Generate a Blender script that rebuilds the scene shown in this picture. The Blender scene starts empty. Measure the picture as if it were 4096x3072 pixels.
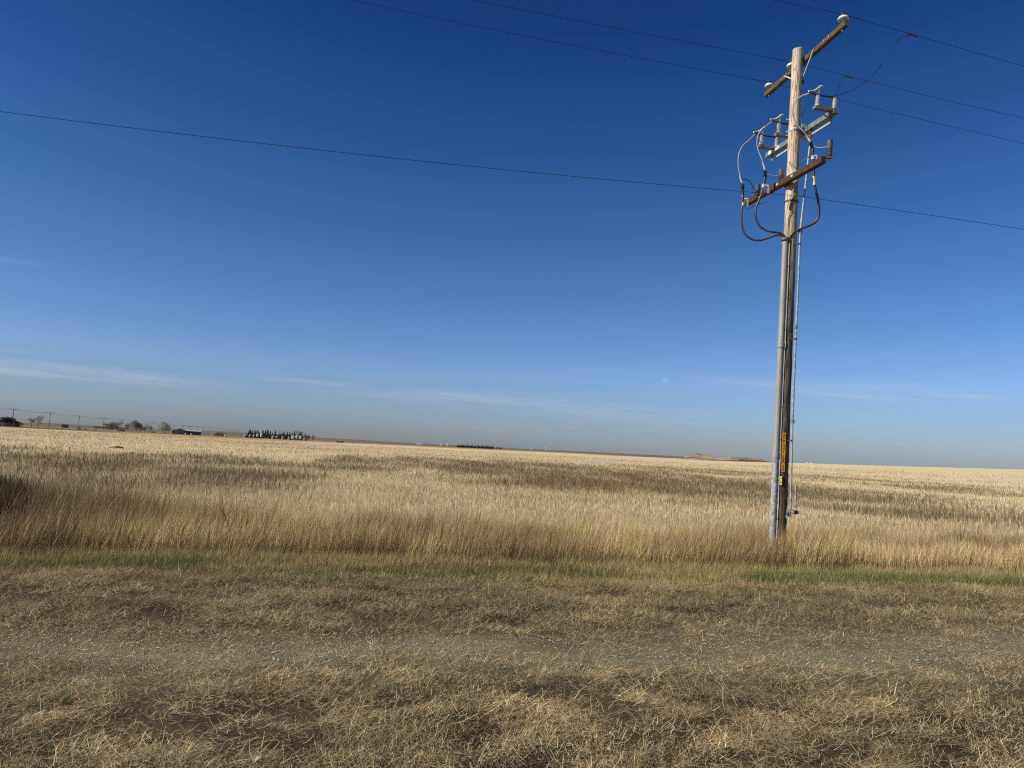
import bpy, math, random
import numpy as np
from mathutils import Vector, Matrix

# ------------------------------------------------------------------ camera
S = bpy.context.scene
COL = S.collection
FPX, W0, H0 = 2840.0, 4096, 3072
HX, HY = 1690.0, 0.0515                        # horizon line in the photograph
ROLL = math.atan(HY)
PITCH = math.atan((HX + HY*2048 - 1536)*math.cos(ROLL)/FPX)
EYE = 1.7

def ray(x, y):
    """direction of a photograph pixel, scaled to unit depth along the camera axis"""
    X = x-2048.0; Y = 1536.0-y
    u = X*math.cos(ROLL)-Y*math.sin(ROLL); v = X*math.sin(ROLL)+Y*math.cos(ROLL)
    return Vector((u, FPX*math.cos(PITCH)-v*math.sin(PITCH), FPX*math.sin(PITCH)+v*math.cos(PITCH)))/FPX
E0 = Vector((0, 0, EYE))
FWD = ray(2048, 1536)
cam = bpy.data.cameras.new('camera'); camo = bpy.data.objects.new('camera', cam); COL.objects.link(camo)
rx = (ray(2049, 1536)-ray(2048, 1536)).normalized(); uy = (ray(2048, 1535)-ray(2048, 1536)).normalized()
m = Matrix((rx, uy, -FWD.normalized())).transposed().to_4x4(); m.translation = E0
camo.matrix_world = m
cam.sensor_width = 36; cam.lens = FPX/W0*36; cam.clip_start = 0.1; cam.clip_end = 60000
S.camera = camo

# ------------------------------------------------------------------ light
SUN_AZ, SUN_EL = 247.0, 38.0                    # clockwise from +Y
sa, se = math.radians(SUN_AZ), math.radians(SUN_EL)
SUN = Vector((math.sin(sa)*math.cos(se), math.cos(sa)*math.cos(se), math.sin(se)))
ld = bpy.data.lights.new('sun', 'SUN'); lo = bpy.data.objects.new('sun', ld); COL.objects.link(lo)
ld.energy = 5.0; ld.angle = math.radians(0.55); ld.color = (1.0, 0.91, 0.74)
lo.rotation_euler = SUN.to_track_quat('Z', 'Y').to_euler(); lo.location = (0, 0, 60)
S.view_settings.view_transform = 'Standard'; S.view_settings.look = 'None'
S.view_settings.gamma = 1.0; S.view_settings.exposure = 0.35
S.cycles.use_denoising = False; S.cycles.filter_width = 1.15
S.cycles.max_bounces = 5; S.cycles.diffuse_bounces = 3; S.cycles.transparent_max_bounces = 8

def azel(x, y):
    r = ray(x, y); return math.atan2(r.x, r.y), math.atan2(r.z, math.hypot(r.x, r.y))

def world():
    w = bpy.data.worlds.new('World'); S.world = w; w.use_nodes = True
    N = w.node_tree.nodes; L = w.node_tree.links; N.clear()
    out = N.new('ShaderNodeOutputWorld'); bg = N.new('ShaderNodeBackground'); L.new(bg.outputs[0], out.inputs[0])
    bg.inputs['Strength'].default_value = 0.1
    sky = N.new('ShaderNodeTexSky'); sky.sky_type = 'NISHITA'; sky.sun_disc = False
    sky.sun_elevation = se; sky.sun_rotation = sa
    sky.altitude = 600; sky.air_density = 1.0; sky.dust_density = 0.6; sky.ozone_density = 4.0
    tc = N.new('ShaderNodeTexCoord'); sp = N.new('ShaderNodeSeparateXYZ'); L.new(tc.outputs['Generated'], sp.inputs[0])
    def M(op, a, b=None, c=None):
        n = N.new('ShaderNodeMath'); n.operation = op
        for i, v in enumerate((a, b, c)):
            if v is None: continue
            if isinstance(v, (int, float)): n.inputs[i].default_value = v
            else: L.new(v, n.inputs[i])
        return n.outputs[0]
    az = M('ARCTAN2', sp.outputs['X'], sp.outputs['Y']); el = M('ARCSINE', sp.outputs['Z'])
    # sky grade: deeper blue upward, grey-mauve dust low, overhead darkened to cut fill light
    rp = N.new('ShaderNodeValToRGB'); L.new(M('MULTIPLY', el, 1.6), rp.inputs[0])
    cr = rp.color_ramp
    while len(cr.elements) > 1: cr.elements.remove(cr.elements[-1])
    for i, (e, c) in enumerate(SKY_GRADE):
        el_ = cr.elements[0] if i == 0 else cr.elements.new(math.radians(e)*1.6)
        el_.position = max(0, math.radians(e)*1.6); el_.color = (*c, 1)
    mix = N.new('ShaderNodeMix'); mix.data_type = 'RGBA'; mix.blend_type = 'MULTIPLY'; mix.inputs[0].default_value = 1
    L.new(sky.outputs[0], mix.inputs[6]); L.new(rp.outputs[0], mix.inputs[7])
    # thin cirrus streaks
    cv = N.new('ShaderNodeCombineXYZ'); L.new(M('MULTIPLY', az, 5.0), cv.inputs[0]); L.new(M('MULTIPLY', M('ADD', el, M('MULTIPLY', az, 0.035)), 75.0), cv.inputs[1])
    nz = N.new('ShaderNodeTexNoise'); nz.inputs['Scale'].default_value = 1.3; nz.inputs['Detail'].default_value = 6; nz.inputs['Roughness'].default_value = 0.62
    L.new(cv.outputs[0], nz.inputs[0])
    acc = None
    for (x0, y0, x1, y1, thick, amt) in STREAKS:
        a0, e0 = azel(x0, y0); a1, e1 = azel(x1, y1); ac, ec = (a0+a1)/2, (e0+e1)/2
        k = (e1-e0)/(a1-a0)
        u = M('DIVIDE', M('SUBTRACT', az, ac), abs(a1-a0)*0.5)
        v = M('DIVIDE', M('SUBTRACT', M('SUBTRACT', el, ec), M('MULTIPLY', M('SUBTRACT', az, ac), k)), thick/FPX)
        g = M('EXPONENT', M('MULTIPLY', M('ADD', M('POWER', M('ABSOLUTE', u), 4.0), M('MULTIPLY', v, v)), -1.0))
        g = M('MULTIPLY', g, amt)
        acc = g if acc is None else M('ADD', acc, g)
    nn = M('MULTIPLY', M('SUBTRACT', nz.outputs[0], 0.33), 3.6)
    nn = M('MINIMUM', M('MAXIMUM', nn, 0.0), 1.0)
    f = M('MULTIPLY', acc, nn)
    mc = N.new('ShaderNodeMix'); mc.data_type = 'RGBA'; L.new(f, mc.inputs[0]); L.new(mix.outputs[2], mc.inputs[6]); mc.inputs[7].default_value = (4.2, 4.5, 5.2, 1)
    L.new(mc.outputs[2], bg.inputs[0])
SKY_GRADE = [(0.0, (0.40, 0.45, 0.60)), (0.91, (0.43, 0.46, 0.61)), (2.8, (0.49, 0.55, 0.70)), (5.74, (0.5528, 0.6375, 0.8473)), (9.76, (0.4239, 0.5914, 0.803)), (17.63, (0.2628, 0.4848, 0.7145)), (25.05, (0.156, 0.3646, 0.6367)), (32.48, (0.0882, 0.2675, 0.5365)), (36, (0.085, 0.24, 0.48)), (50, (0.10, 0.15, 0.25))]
STREAKS = [(-150, 1440, 900, 1548, 22, .46), (-100, 1475, 500, 1520, 12, .3), (1050, 1512, 1480, 1545, 10, .26), (1250, 1560, 2000, 1600, 22, .18),
           (1600, 1575, 2900, 1668, 38, .24), (2750, 1505, 3350, 1560, 18, .22), (3150, 1558, 3680, 1606, 10, .38), (3280, 1540, 3700, 1546, 14, .26),
           (3690, 1576, 4010, 1592, 9, .4), (-60, 1030, 240, 1066, 10, .10), (-60, 1395, 240, 1425, 9, .12)]
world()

# ------------------------------------------------------------------ helpers
ROOTLOC = {}
def tag(o, label=None, cat=None, group=None, kind=None):
    if label: o['label'] = label
    if cat: o['category'] = cat
    if group: o['group'] = group
    if kind: o['kind'] = kind
    return o
def empty(name, loc, label, cat, group=None):
    o = bpy.data.objects.new(name, None); COL.objects.link(o); o.location = loc; o.empty_display_size = .3
    ROOTLOC[o.name] = Vector(loc)
    return tag(o, label, cat, group)
def root_loc(o):
    if o is None: return Vector((0, 0, 0))
    while o.parent: o = o.parent
    return ROOTLOC.get(o.name, Vector(o.location))

class MB:
    def __init__(s): s.v = []; s.f = []
    def add(s, vs, fs):
        k = len(s.v); s.v += [Vector(v) for v in vs]; s.f += [tuple(i+k for i in f) for f in fs]; return s
    def box(s, c, ax, ay, az):
        """centre and three half-axis vectors"""
        c = Vector(c); ax, ay, az = Vector(ax), Vector(ay), Vector(az)
        vs = [c+ax*i+ay*j+az*k for i in (-1, 1) for j in (-1, 1) for k in (-1, 1)]
        return s.add(vs, [(0, 1, 3, 2), (4, 6, 7, 5), (0, 4, 5, 1), (2, 3, 7, 6), (0, 2, 6, 4), (1, 5, 7, 3)])
    def bar(s, a, b, w, h, up=(0, 0, 1)):
        a, b = Vector(a), Vector(b); d = (b-a); l = d.length; d.normalize(); up = Vector(up)
        sd = d.cross(up).normalized(); u = sd.cross(d).normalized()
        return s.box((a+b)/2, d*l/2, sd*w/2, u*h/2)
    def ring_path(s, pts, rs, n=10, cap=True):
        pts = [Vector(p) for p in pts]
        if not isinstance(rs, (list, tuple)): rs = [rs]*len(pts)
        rings = []; prev = None
        for i, p in enumerate(pts):
            d = (pts[min(i+1, len(pts)-1)]-pts[max(i-1, 0)]).normalized()
            if d.length < .5: d = Vector((0, 0, 1))
            if prev is None:
                a = d.orthogonal().normalized()
            else:
                a = (prev-d*prev.dot(d)).normalized()
            prev = a; b = d.cross(a)
            rings.append([p+(a*math.cos(t)+b*math.sin(t))*rs[i] for t in [2*math.pi*j/n for j in range(n)]])
        k = len(s.v); s.v += [v for r in rings for v in r]
        for i in range(len(rings)-1):
            for j in range(n):
                a = k+i*n+j; b = k+i*n+(j+1) % n
                s.f.append((a, b, b+n, a+n))
        if cap:
            s.f.append(tuple(k+j for j in range(n))[::-1]); s.f.append(tuple(k+(len(rings)-1)*n+j for j in range(n)))
        return s
    def lathe(s, base, axis, prof, n=14):
        """prof: (radius, height along axis)"""
        base = Vector(base); axis = Vector(axis).normalized(); a = axis.orthogonal().normalized(); b = axis.cross(a)
        k = len(s.v)
        for r, h in prof:
            s.v += [base+axis*h+(a*math.cos(t)+b*math.sin(t))*max(r, 1e-4) for t in [2*math.pi*j/n for j in range(n)]]
        for i in range(len(prof)-1):
            for j in range(n):
                p = k+i*n+j; q = k+i*n+(j+1) % n
                s.f.append((p, q, q+n, p+n))
        s.f.append(tuple(k+j for j in range(n))[::-1]); s.f.append(tuple(k+(len(prof)-1)*n+j for j in range(n)))
        return s
    def build(s, name, mat, parent=None, smooth=False, label=None):
        off = root_loc(parent)
        me = bpy.data.meshes.new(name); me.from_pydata([v-off for v in s.v], [], s.f); me.validate(); me.update()
        if smooth:
            me.shade_smooth()
            try: me.set_sharp_from_angle(angle=math.radians(40))
            except Exception: pass
        me.materials.append(mat)
        o = bpy.data.objects.new(name, me); COL.objects.link(o)
        if parent: o.parent = parent
        if label: o['label'] = label
        return o

def smooth_path(pts, sub=6):
    """Catmull-Rom"""
    P = [Vector(p) for p in pts]; out = []
    for i in range(len(P)-1):
        p0 = P[max(i-1, 0)]; p1 = P[i]; p2 = P[i+1]; p3 = P[min(i+2, len(P)-1)]
        for k in range(sub):
            t = k/sub
            out.append(.5*((2*p1)+(p2-p0)*t+(2*p0-5*p1+4*p2-p3)*t*t+(3*p1-p0-3*p2+p3)*t**3))
    out.append(P[-1]); return out

# value noise (numpy)
def _h(ix, iy, seed):
    n = (ix.astype(np.int64)*374761393+iy.astype(np.int64)*668265263+seed*974634777) & 0x7fffffff
    n = ((n ^ (n >> 13))*1274126177) & 0x7fffffff
    n = (n ^ (n >> 16)) & 0xffff
    return n/65535.0
def vnoise(x, y, seed=0):
    x = np.asarray(x, float); y = np.asarray(y, float)
    ix = np.floor(x); iy = np.floor(y); fx = x-ix; fy = y-iy
    fx = fx*fx*(3-2*fx); fy = fy*fy*(3-2*fy)
    a = _h(ix, iy, seed); b = _h(ix+1, iy, seed); c = _h(ix, iy+1, seed); d = _h(ix+1, iy+1, seed)
    return (a*(1-fx)+b*fx)*(1-fy)+(c*(1-fx)+d*fx)*fy
def fbm(x, y, seed=0, octs=4):
    s = 0; a = .5; t = 0
    for o in range(octs):
        s = s+a*vnoise(x*2**o, y*2**o, seed+o*17); t += a; a *= .55
    return s/t
def sst(a, b, x): 
    t = np.clip((np.asarray(x, float)-a)/(b-a), 0, 1); return t*t*(3-2*t)

# ------------------------------------------------------------------ materials
def nodemat(name):
    m = bpy.data.materials.new(name); m.use_nodes = True
    N = m.node_tree.nodes; L = m.node_tree.links
    return m, N, L, N['Principled BSDF']
def mat_noise(name, c1, c2, scale=8, rough=.8, metal=0, stretch=(1, 1, 1), bump=0, detail=4, lo=.35, hi=.65, spec=.3, c3=None):
    m, N, L, B = nodemat(name)
    tc = N.new('ShaderNodeTexCoord'); mp = N.new('ShaderNodeMapping'); mp.inputs['Scale'].default_value = stretch
    nz = N.new('ShaderNodeTexNoise'); nz.inputs['Scale'].default_value = scale; nz.inputs['Detail'].default_value = detail; nz.inputs['Roughness'].default_value = .65
    L.new(tc.outputs['Object'], mp.inputs[0]); L.new(mp.outputs[0], nz.inputs[0])
    r = N.new('ShaderNodeValToRGB'); r.color_ramp.elements[0].position = lo; r.color_ramp.elements[1].position = hi
    r.color_ramp.elements[0].color = (*c1, 1); r.color_ramp.elements[1].color = (*c2, 1)
    L.new(nz.outputs[0], r.inputs[0]); L.new(r.outputs[0], B.inputs['Base Color'])
    B.inputs['Roughness'].default_value = rough; B.inputs['Metallic'].default_value = metal; B.inputs['Specular IOR Level'].default_value = spec
    if bump:
        bp = N.new('ShaderNodeBump'); bp.inputs['Strength'].default_value = bump; bp.inputs['Distance'].default_value = .02
        L.new(nz.outputs[0], bp.inputs['Height']); L.new(bp.outputs[0], B.inputs['Normal'])
    return m
def mat_wood_pole():
    m, N, L, B = nodemat('weathered_pole_wood')
    tc = N.new('ShaderNodeTexCoord')
    sep = N.new('ShaderNodeSeparateXYZ'); L.new(tc.outputs['Object'], sep.inputs[0])
    mp = N.new('ShaderNodeMapping'); mp.inputs['Scale'].default_value = (16, 16, 1.3); L.new(tc.outputs['Object'], mp.inputs[0])
    nz = N.new('ShaderNodeTexNoise'); nz.inputs['Scale'].default_value = 2.2; nz.inputs['Detail'].default_value = 7; nz.inputs['Roughness'].default_value = .7; L.new(mp.outputs[0], nz.inputs[0])
    # bleached grain at the top, creosote-dark lower down
    up = N.new('ShaderNodeValToRGB'); up.color_ramp.elements[0].position = .38; up.color_ramp.elements[1].position = .56
    up.color_ramp.elements[0].color = (.19, .15, .11, 1); up.color_ramp.elements[1].color = (.62, .53, .41, 1)
    dn = N.new('ShaderNodeValToRGB'); dn.color_ramp.elements[0].position = .38; dn.color_ramp.elements[1].position = .66
    dn.color_ramp.elements[0].color = (.045, .032, .022, 1); dn.color_ramp.elements[1].color = (.24, .18, .13, 1)
    L.new(nz.outputs[0], up.inputs[0]); L.new(nz.outputs[0], dn.inputs[0])
    n2 = N.new('ShaderNodeTexNoise'); n2.inputs['Scale'].default_value = .8; L.new(tc.outputs['Object'], n2.inputs[0])
    ad = N.new('ShaderNodeMath'); ad.operation = 'MULTIPLY_ADD'; L.new(n2.outputs[0], ad.inputs[0]); ad.inputs[1].default_value = 1.6; L.new(sep.outputs[2], ad.inputs[2])
    mr = N.new('ShaderNodeMapRange'); L.new(ad.outputs[0], mr.inputs[0]); mr.inputs[1].default_value = 5.4; mr.inputs[2].default_value = 8.2
    mx = N.new('ShaderNodeMix'); mx.data_type = 'RGBA'; L.new(mr.outputs[0], mx.inputs[0]); L.new(dn.outputs[0], mx.inputs[6]); L.new(up.outputs[0], mx.inputs[7])
    # lineman gaff holes and knots
    vo = N.new('ShaderNodeTexVoronoi'); vo.inputs['Scale'].default_value = 9; mp2 = N.new('ShaderNodeMapping'); mp2.inputs['Scale'].default_value = (2.6, 2.6, 1.1)
    L.new(tc.outputs['Object'], mp2.inputs[0]); L.new(mp2.outputs[0], vo.inputs[0])
    r2 = N.new('ShaderNodeValToRGB'); r2.color_ramp.elements[0].position = .12; r2.color_ramp.elements[1].position = .22
    r2.color_ramp.elements[0].color = (.3, .27, .24, 1); r2.color_ramp.elements[1].color = (1, 1, 1, 1); L.new(vo.outputs[0], r2.inputs[0])
    mu = N.new('ShaderNodeMix'); mu.data_type = 'RGBA'; mu.blend_type = 'MULTIPLY'; mu.inputs[0].default_value = .8
    L.new(mx.outputs[2], mu.inputs[6]); L.new(r2.outputs[0], mu.inputs[7]); L.new(mu.outputs[2], B.inputs['Base Color'])
    B.inputs['Roughness'].default_value = .9; B.inputs['Specular IOR Level'].default_value = .15
    bp = N.new('ShaderNodeBump'); bp.inputs['Strength'].default_value = .7; bp.inputs['Distance'].default_value = .015; L.new(nz.outputs[0], bp.inputs['Height']); L.new(bp.outputs[0], B.inputs['Normal'])
    return m
def mat_attr(name, rough=.75, transl=.0, spec=.2):
    m, N, L, B = nodemat(name)
    a = N.new('ShaderNodeAttribute'); a.attribute_name = 'Col'
    L.new(a.outputs['Color'], B.inputs['Base Color']); B.inputs['Roughness'].default_value = rough; B.inputs['Specular IOR Level'].default_value = spec
    if transl:
        t = N.new('ShaderNodeBsdfTranslucent'); L.new(a.outputs['Color'], t.inputs[0])
        mx = N.new('ShaderNodeMixShader'); mx.inputs[0].default_value = transl
        L.new(B.outputs[0], mx.inputs[1]); L.new(t.outputs[0], mx.inputs[2]); L.new(mx.outputs[0], N['Material Output'].inputs[0])
    return m
Mt = {}
Mt['pole'] = mat_wood_pole()
Mt['arm_grey'] = mat_noise('grey_crossarm_wood', (.035, .026, .019), (.14, .105, .075), 5, .85, stretch=(9, 3, 9), bump=.5)
Mt['arm_brown'] = mat_noise('brown_crossarm_wood', (.032, .017, .010), (.095, .050, .029), 6, .8, stretch=(9, 2, 9), bump=.4)
Mt['arm_edge'] = mat_noise('pale_crossarm_chamfer', (.28, .16, .08), (.42, .27, .15), 9, .8)
Mt['galv'] = mat_noise('galvanised_steel', (.16, .175, .175), (.42, .44, .43), 14, .5, .1, detail=5, spec=.5)
Mt['galv_dull'] = mat_noise('dull_grey_steel', (.10, .125, .125), (.20, .23, .225), 9, .6, .05)
Mt['bar'] = mat_noise('bright_steel_strap', (.34, .36, .36), (.55, .56, .56), 20, .55, .1)
Mt['pvc'] = mat_noise('grey_plastic_guard', (.22, .22, .21), (.27, .27, .26), 4, .5, bump=.0, spec=.5)
Mt['white_por'] = mat_noise('white_porcelain', (.55, .59, .59), (.66, .69, .68), 5, .25, spec=.6)
Mt['grey_por'] = mat_noise('pale_grey_porcelain', (.40, .40, .38), (.54, .54, .51), 7, .4, spec=.5)
Mt['cream'] = mat_noise('cream_resin', (.40, .40, .28), (.56, .55, .42), 12, .6)
Mt['black'] = mat_noise('black_rubber', (.012, .011, .013), (.028, .024, .028), 8, .42, spec=.5)
Mt['cable'] = mat_noise('dark_cable_sheath', (.020, .012, .014), (.038, .026, .028), 8, .38, spec=.5)
Mt['arrester'] = mat_noise('dark_grey_arrester_housing', (.065, .068, .070), (.11, .115, .115), 6, .4, spec=.5)
Mt['lead'] = mat_noise('grey_lead_sheath', (.30, .275, .27), (.44, .40, .39), 9, .7)
Mt['wire'] = mat_noise('dark_aluminium_wire', (.016, .018, .024), (.03, .034, .042), 20, .6, .2)
Mt['yellow'] = mat_noise('yellow_tape', (.60, .50, .16), (.70, .60, .22), 8, .6)
Mt['pink'] = mat_noise('pink_tape', (.55, .07, .12), (.66, .10, .17), 8, .6)
Mt['blue'] = mat_noise('blue_tape', (.02, .05, .32), (.03, .08, .42), 8, .6)
Mt['red'] = mat_noise('red_print', (.50, .05, .05), (.60, .08, .08), 8, .6)
Mt['orange'] = mat_noise('orange_plate', (.52, .20, .012), (.62, .255, .02), 14, .5)
Mt['tagyel'] = mat_noise('yellow_reflective_tag', (.75, .52, .02), (.85, .64, .06), 30, .5)
Mt['tagblk'] = mat_noise('black_plate', (.010, .010, .010), (.02, .02, .02), 14, .5)
Mt['rust'] = mat_noise('rusty_hardware', (.06, .04, .028), (.16, .10, .06), 20, .8, .3)

# ------------------------------------------------------------------ ground form
RA = math.radians(10.3)                          # the track and ditch run 10 degrees off square to the view
TX, TY = math.cos(RA), math.sin(RA)
def sw(x, y): return x*TX+y*TY, -x*TY+y*TX
def xy(s, w): return s*TX-w*TY, s*TY+w*TX
# skyline height above the eye-level line (photo pixels) by azimuth (degrees)
SKY_AZ = np.radians([-60, -35.5, -33, -29, -26, -22.8, -20.5, -17, -13, -8, 0, 8, 20, 24, 28, 36, 60])
SKY_PX = np.array([1, 2, 7, 6, 6, 9, 8.5, 6, 4.5, 2, 2.5, 3.5, 4, 4, 9, 22, 24.])
def terrain(x, y, micro=True):
    x = np.asarray(x, float); y = np.asarray(y, float)
    D = np.hypot(x, y)+1e-6; az = np.arctan2(x, y); s, w = sw(x, y)
    z = -.24*sst(10.2, 12.6, w)+.10*sst(15, 20, w)
    z = z-.03*np.exp(-((w-6.1)/.8)**2)                       # packed wheel track
    if micro:
        nearf = np.exp(-(D/26)**2)
        z = z+nearf*(.085*(fbm(x*1.1, y*1.1, 3, 3)-.5)*(1-.75*np.exp(-((w-6.1)/.8)**2))+.03*(fbm(x*5, y*5, 9, 2)-.5))
        z = z+.25*(fbm(x/14+3, y/14, 21, 3)-.5)*sst(16, 40, w)*(1-sst(150, 400, D))
    px = np.interp(az, SKY_AZ, SKY_PX); e = px/FPX*np.cos(az)
    dip = -.85*sst(420, 820, D)*(1-sst(1000, 2600, D))*(1-sst(-.05, .12, az))
    far = EYE+e*3200
    z = z+dip+(far-z)*sst(1050, 3000, D)*(1-sst(.25, .42, az))
    # the stubble field swells up to its own crest on the right
    e2 = (px+.5)/FPX*np.cos(az); crest = EYE+e2*520
    R = sst(.25, .42, az)
    z = z+R*crest*sst(110, 520, D)
    z = np.where(D > 520, z*(1-R*sst(540, 1500, D))+0*z, z)
    z = z+np.where(D > 3200, -(D-3200)*.004, 0)
    return z
# edge of the pale stubble field: distance by azimuth
EDGE_AZ = np.radians([-75, -50, -36, -31, -26, -22, -17, -13, -8, 0, 8, 25, 60])
EDGE_D = np.array([300, 330, 350, 330, 292, 285, 330, 430, 600, 800, 820, 2000, 2000.])
def edge_dist(az): return np.interp(az, EDGE_AZ, EDGE_D)
ROWAZ = math.radians(-15.2)

def weed_mask(x, y):
    """dark unmown weeds in the stubble, 0..1"""
    s, w = sw(x, y); D = np.hypot(x, y); az = np.arctan2(x, y)
    n = fbm(s/11+5, w/(5+D*.13)+2, 41, 4); n2 = fbm(s/3.2, w/(1.5+D*.04), 47, 3)
    c = np.interp(np.degrees(az), [-40, -30, -15, 0, 15, 30, 40], [38, 40, 47, 56, 56, 52, 50])      # band centre
    lo = np.interp(np.degrees(az), [-40, -25, -12, 0, 20, 40], [23, 25, 29, 33, 27, 34])
    hi = np.interp(np.degrees(az), [-40, -25, -10, 5, 20, 40], [62, 66, 92, 120, 150, 95])
    band = sst(lo*.85, lo*1.12, D)*(1-sst(hi*.75, hi*1.15, D))
    v = n*.62+n2*.38
    return band*np.clip(sst(.37, .68, v), 0, 1)*(1-.35*sst(60, 110, D))

def land_color(x, y):
    x = np.asarray(x, float); y = np.asarray(y, float)
    s, w = sw(x, y); D = np.hypot(x, y); az = np.arctan2(x, y); dg = np.degrees(az)
    n = fbm(x*1.7, y*1.7, 71, 4); nl = fbm(s/30, w/9, 75, 4)
    def C(*c): return np.array(c)[None, :]
    def mix(a, b, t): return a*(1-t[:, None])+b*t[:, None]
    soil = mix(C(.026, .020, .013), C(.075, .058, .038), n)+0*x[:, None]
    grav = mix(C(.10, .083, .053), C(.205, .172, .115), n)
    g = np.exp(-((w-6.15-.9*(fbm(s*.9, w*.8, 5, 3)-.5))/np.interp(s, [-3, 1, 6], [.68, .58, 1.1]))**2)
    c = mix(soil, grav, g)
    c = mix(c, C(.10, .08, .035)+0*c, sst(8.4, 9.4, w))
    c = mix(c, C(.13, .085, .045)+0*c, sst(10.2, 11, w))
    stub = mix(C(.48, .395, .26), C(.60, .51, .355), nl)
    stub = stub*(.86+.28*fbm(s*.9, w*.5, 77, 3))[:, None]
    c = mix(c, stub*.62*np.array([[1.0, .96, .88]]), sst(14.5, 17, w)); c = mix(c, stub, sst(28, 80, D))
    wm = weed_mask(x, y)
    c = mix(c, C(.16, .12, .07)+0*c, wm*.7)
    tl = sst(110, 130, D)*(fbm(s/40, w/5, 83, 3) > .58)*(1-sst(240, 300, D))
    c = mix(c, C(.30, .23, .13)+0*c, tl*.25)
    # brighter straw on the rise to the right
    c = mix(c, C(.60, .50, .335)+0*c, sst(8, 26, dg)*sst(90, 160, D)*.8)
    # far land beyond the field
    ed = edge_dist(az); k = D/ed
    far = mix(C(.115, .098, .075), C(.17, .145, .11), fbm(x/160, y/160, 91, 4))
    far = mix(far, C(.40, .33, .21)+0*far, (fbm(s/260+2, D/46, 93, 3) > .60)*1.0*(D < 1200)*.8)
    far = mix(far, C(.055, .045, .034)+0*far, (fbm(s/300+7, D/38, 95, 3) > .63)*1.0*(D < 900))
    far = mix(far, C(.20, .165, .12)+0*far, sst(1500, 3000, D)*.35)
    org = mix(C(.36, .215, .085), C(.47, .31, .135), fbm(x/18, y/18, 97, 3))
    t = sst(1.0, 1.012, k)
    c = mix(c, far, t)
    o = sst(1.0, 1.01, k)*(1-sst(1.45, 1.7, k))*sst(-31, -27, dg)*(1-sst(4, 12, dg))
    c = mix(c, org, o)
    return c

def build_ground():
    rs = [0.0]; r = .35
    while r < 8000: rs.append(r); r *= 1.018 if r > 12 else 1.035
    az = list(np.radians(np.arange(-180, -52, 4)))+list(np.radians(np.linspace(-52, 52, 417)))+list(np.radians(np.arange(56, 180, 4)))
    az = np.array(az); nr, na = len(rs)-1, len(az)
    R, A = np.meshgrid(np.array(rs[1:]), az, indexing='ij')
    X = (R*np.sin(A)).ravel(); Y = (R*np.cos(A)).ravel()
    Z = terrain(X, Y)
    co = np.concatenate([[[0, 0, float(terrain(0., 0.))]], np.stack([X, Y, Z], 1)])
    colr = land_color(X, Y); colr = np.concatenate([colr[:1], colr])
    i = np.arange(nr-1)[:, None]; j = np.arange(na)[None, :]; j2 = (j+1) % na
    a = 1+i*na+j; b = 1+i*na+j2; c = 1+(i+1)*na+j2; d = 1+(i+1)*na+j
    quads = np.stack([a, d, c, b], -1).reshape(-1, 4)
    tri = np.stack([np.zeros(na, int), 1+np.arange(na), 1+(np.arange(na)+1) % na], 1)
    me = bpy.data.meshes.new('ground')
    lv = np.concatenate([tri.ravel(), quads.ravel()]).astype(np.int32)
    ls = np.concatenate([np.arange(na)*3, na*3+np.arange(len(quads))*4]).astype(np.int32)
    me.vertices.add(len(co)); me.vertices.foreach_set('co', co.astype(np.float32).ravel())
    me.loops.add(len(lv)); me.loops.foreach_set('vertex_index', lv)
    me.polygons.add(len(ls)); me.polygons.foreach_set('loop_start', ls)
    at = me.attributes.new('Col', 'FLOAT_COLOR', 'POINT')
    at.data.foreach_set('color', np.concatenate([colr, np.ones((len(colr), 1))], 1).astype(np.float32).ravel())
    me.update(calc_edges=True); me.shade_smooth()
    m, N, L, B = nodemat('prairie_ground')
    a = N.new('ShaderNodeAttribute'); a.attribute_name = 'Col'
    tc = N.new('ShaderNodeTexCoord')
    n1 = N.new('ShaderNodeTexNoise'); n1.inputs['Scale'].default_value = 55; n1.inputs['Detail'].default_value = 6; n1.inputs['Roughness'].default_value = .75; L.new(tc.outputs['Object'], n1.inputs[0])
    n2 = N.new('ShaderNodeTexNoise'); n2.inputs['Scale'].default_value = 1.1; n2.inputs['Detail'].default_value = 8; n2.inputs['Roughness'].default_value = .8; L.new(tc.outputs['Object'], n2.inputs[0])
    def ramp(src, lo, hi, a, b):
        r = N.new('ShaderNodeMapRange'); L.new(src, r.inputs[0]); r.inputs[1].default_value = lo; r.inputs[2].default_value = hi; r.inputs[3].default_value = a; r.inputs[4].default_value = b; return r.outputs[0]
    mm = N.new('ShaderNodeMath'); mm.operation = 'MULTIPLY'; L.new(ramp(n1.outputs[0], .3, .7, .6, 1.35), mm.inputs[0]); L.new(ramp(n2.outputs[0], .3, .7, .82, 1.16), mm.inputs[1])
    vm = N.new('ShaderNodeVectorMath'); vm.operation = 'SCALE'; L.new(a.outputs['Color'], vm.inputs[0]); L.new(mm.outputs[0], vm.inputs['Scale'])
    L.new(vm.outputs[0], B.inputs['Base Color']); B.inputs['Roughness'].default_value = .95; B.inputs['Specular IOR Level'].default_value = .05
    bp = N.new('ShaderNodeBump'); bp.inputs['Strength'].default_value = .6; bp.inputs['Distance'].default_value = .012; L.new(n1.outputs[0], bp.inputs['Height']); L.new(bp.outputs[0], B.inputs['Normal'])
    me.materials.append(m)
    o = bpy.data.objects.new('ground', me); COL.objects.link(o)
    tag(o, 'flat dry prairie ground with gravelly track, ditch and stubble field', 'ground', kind='structure')
build_ground()

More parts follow.
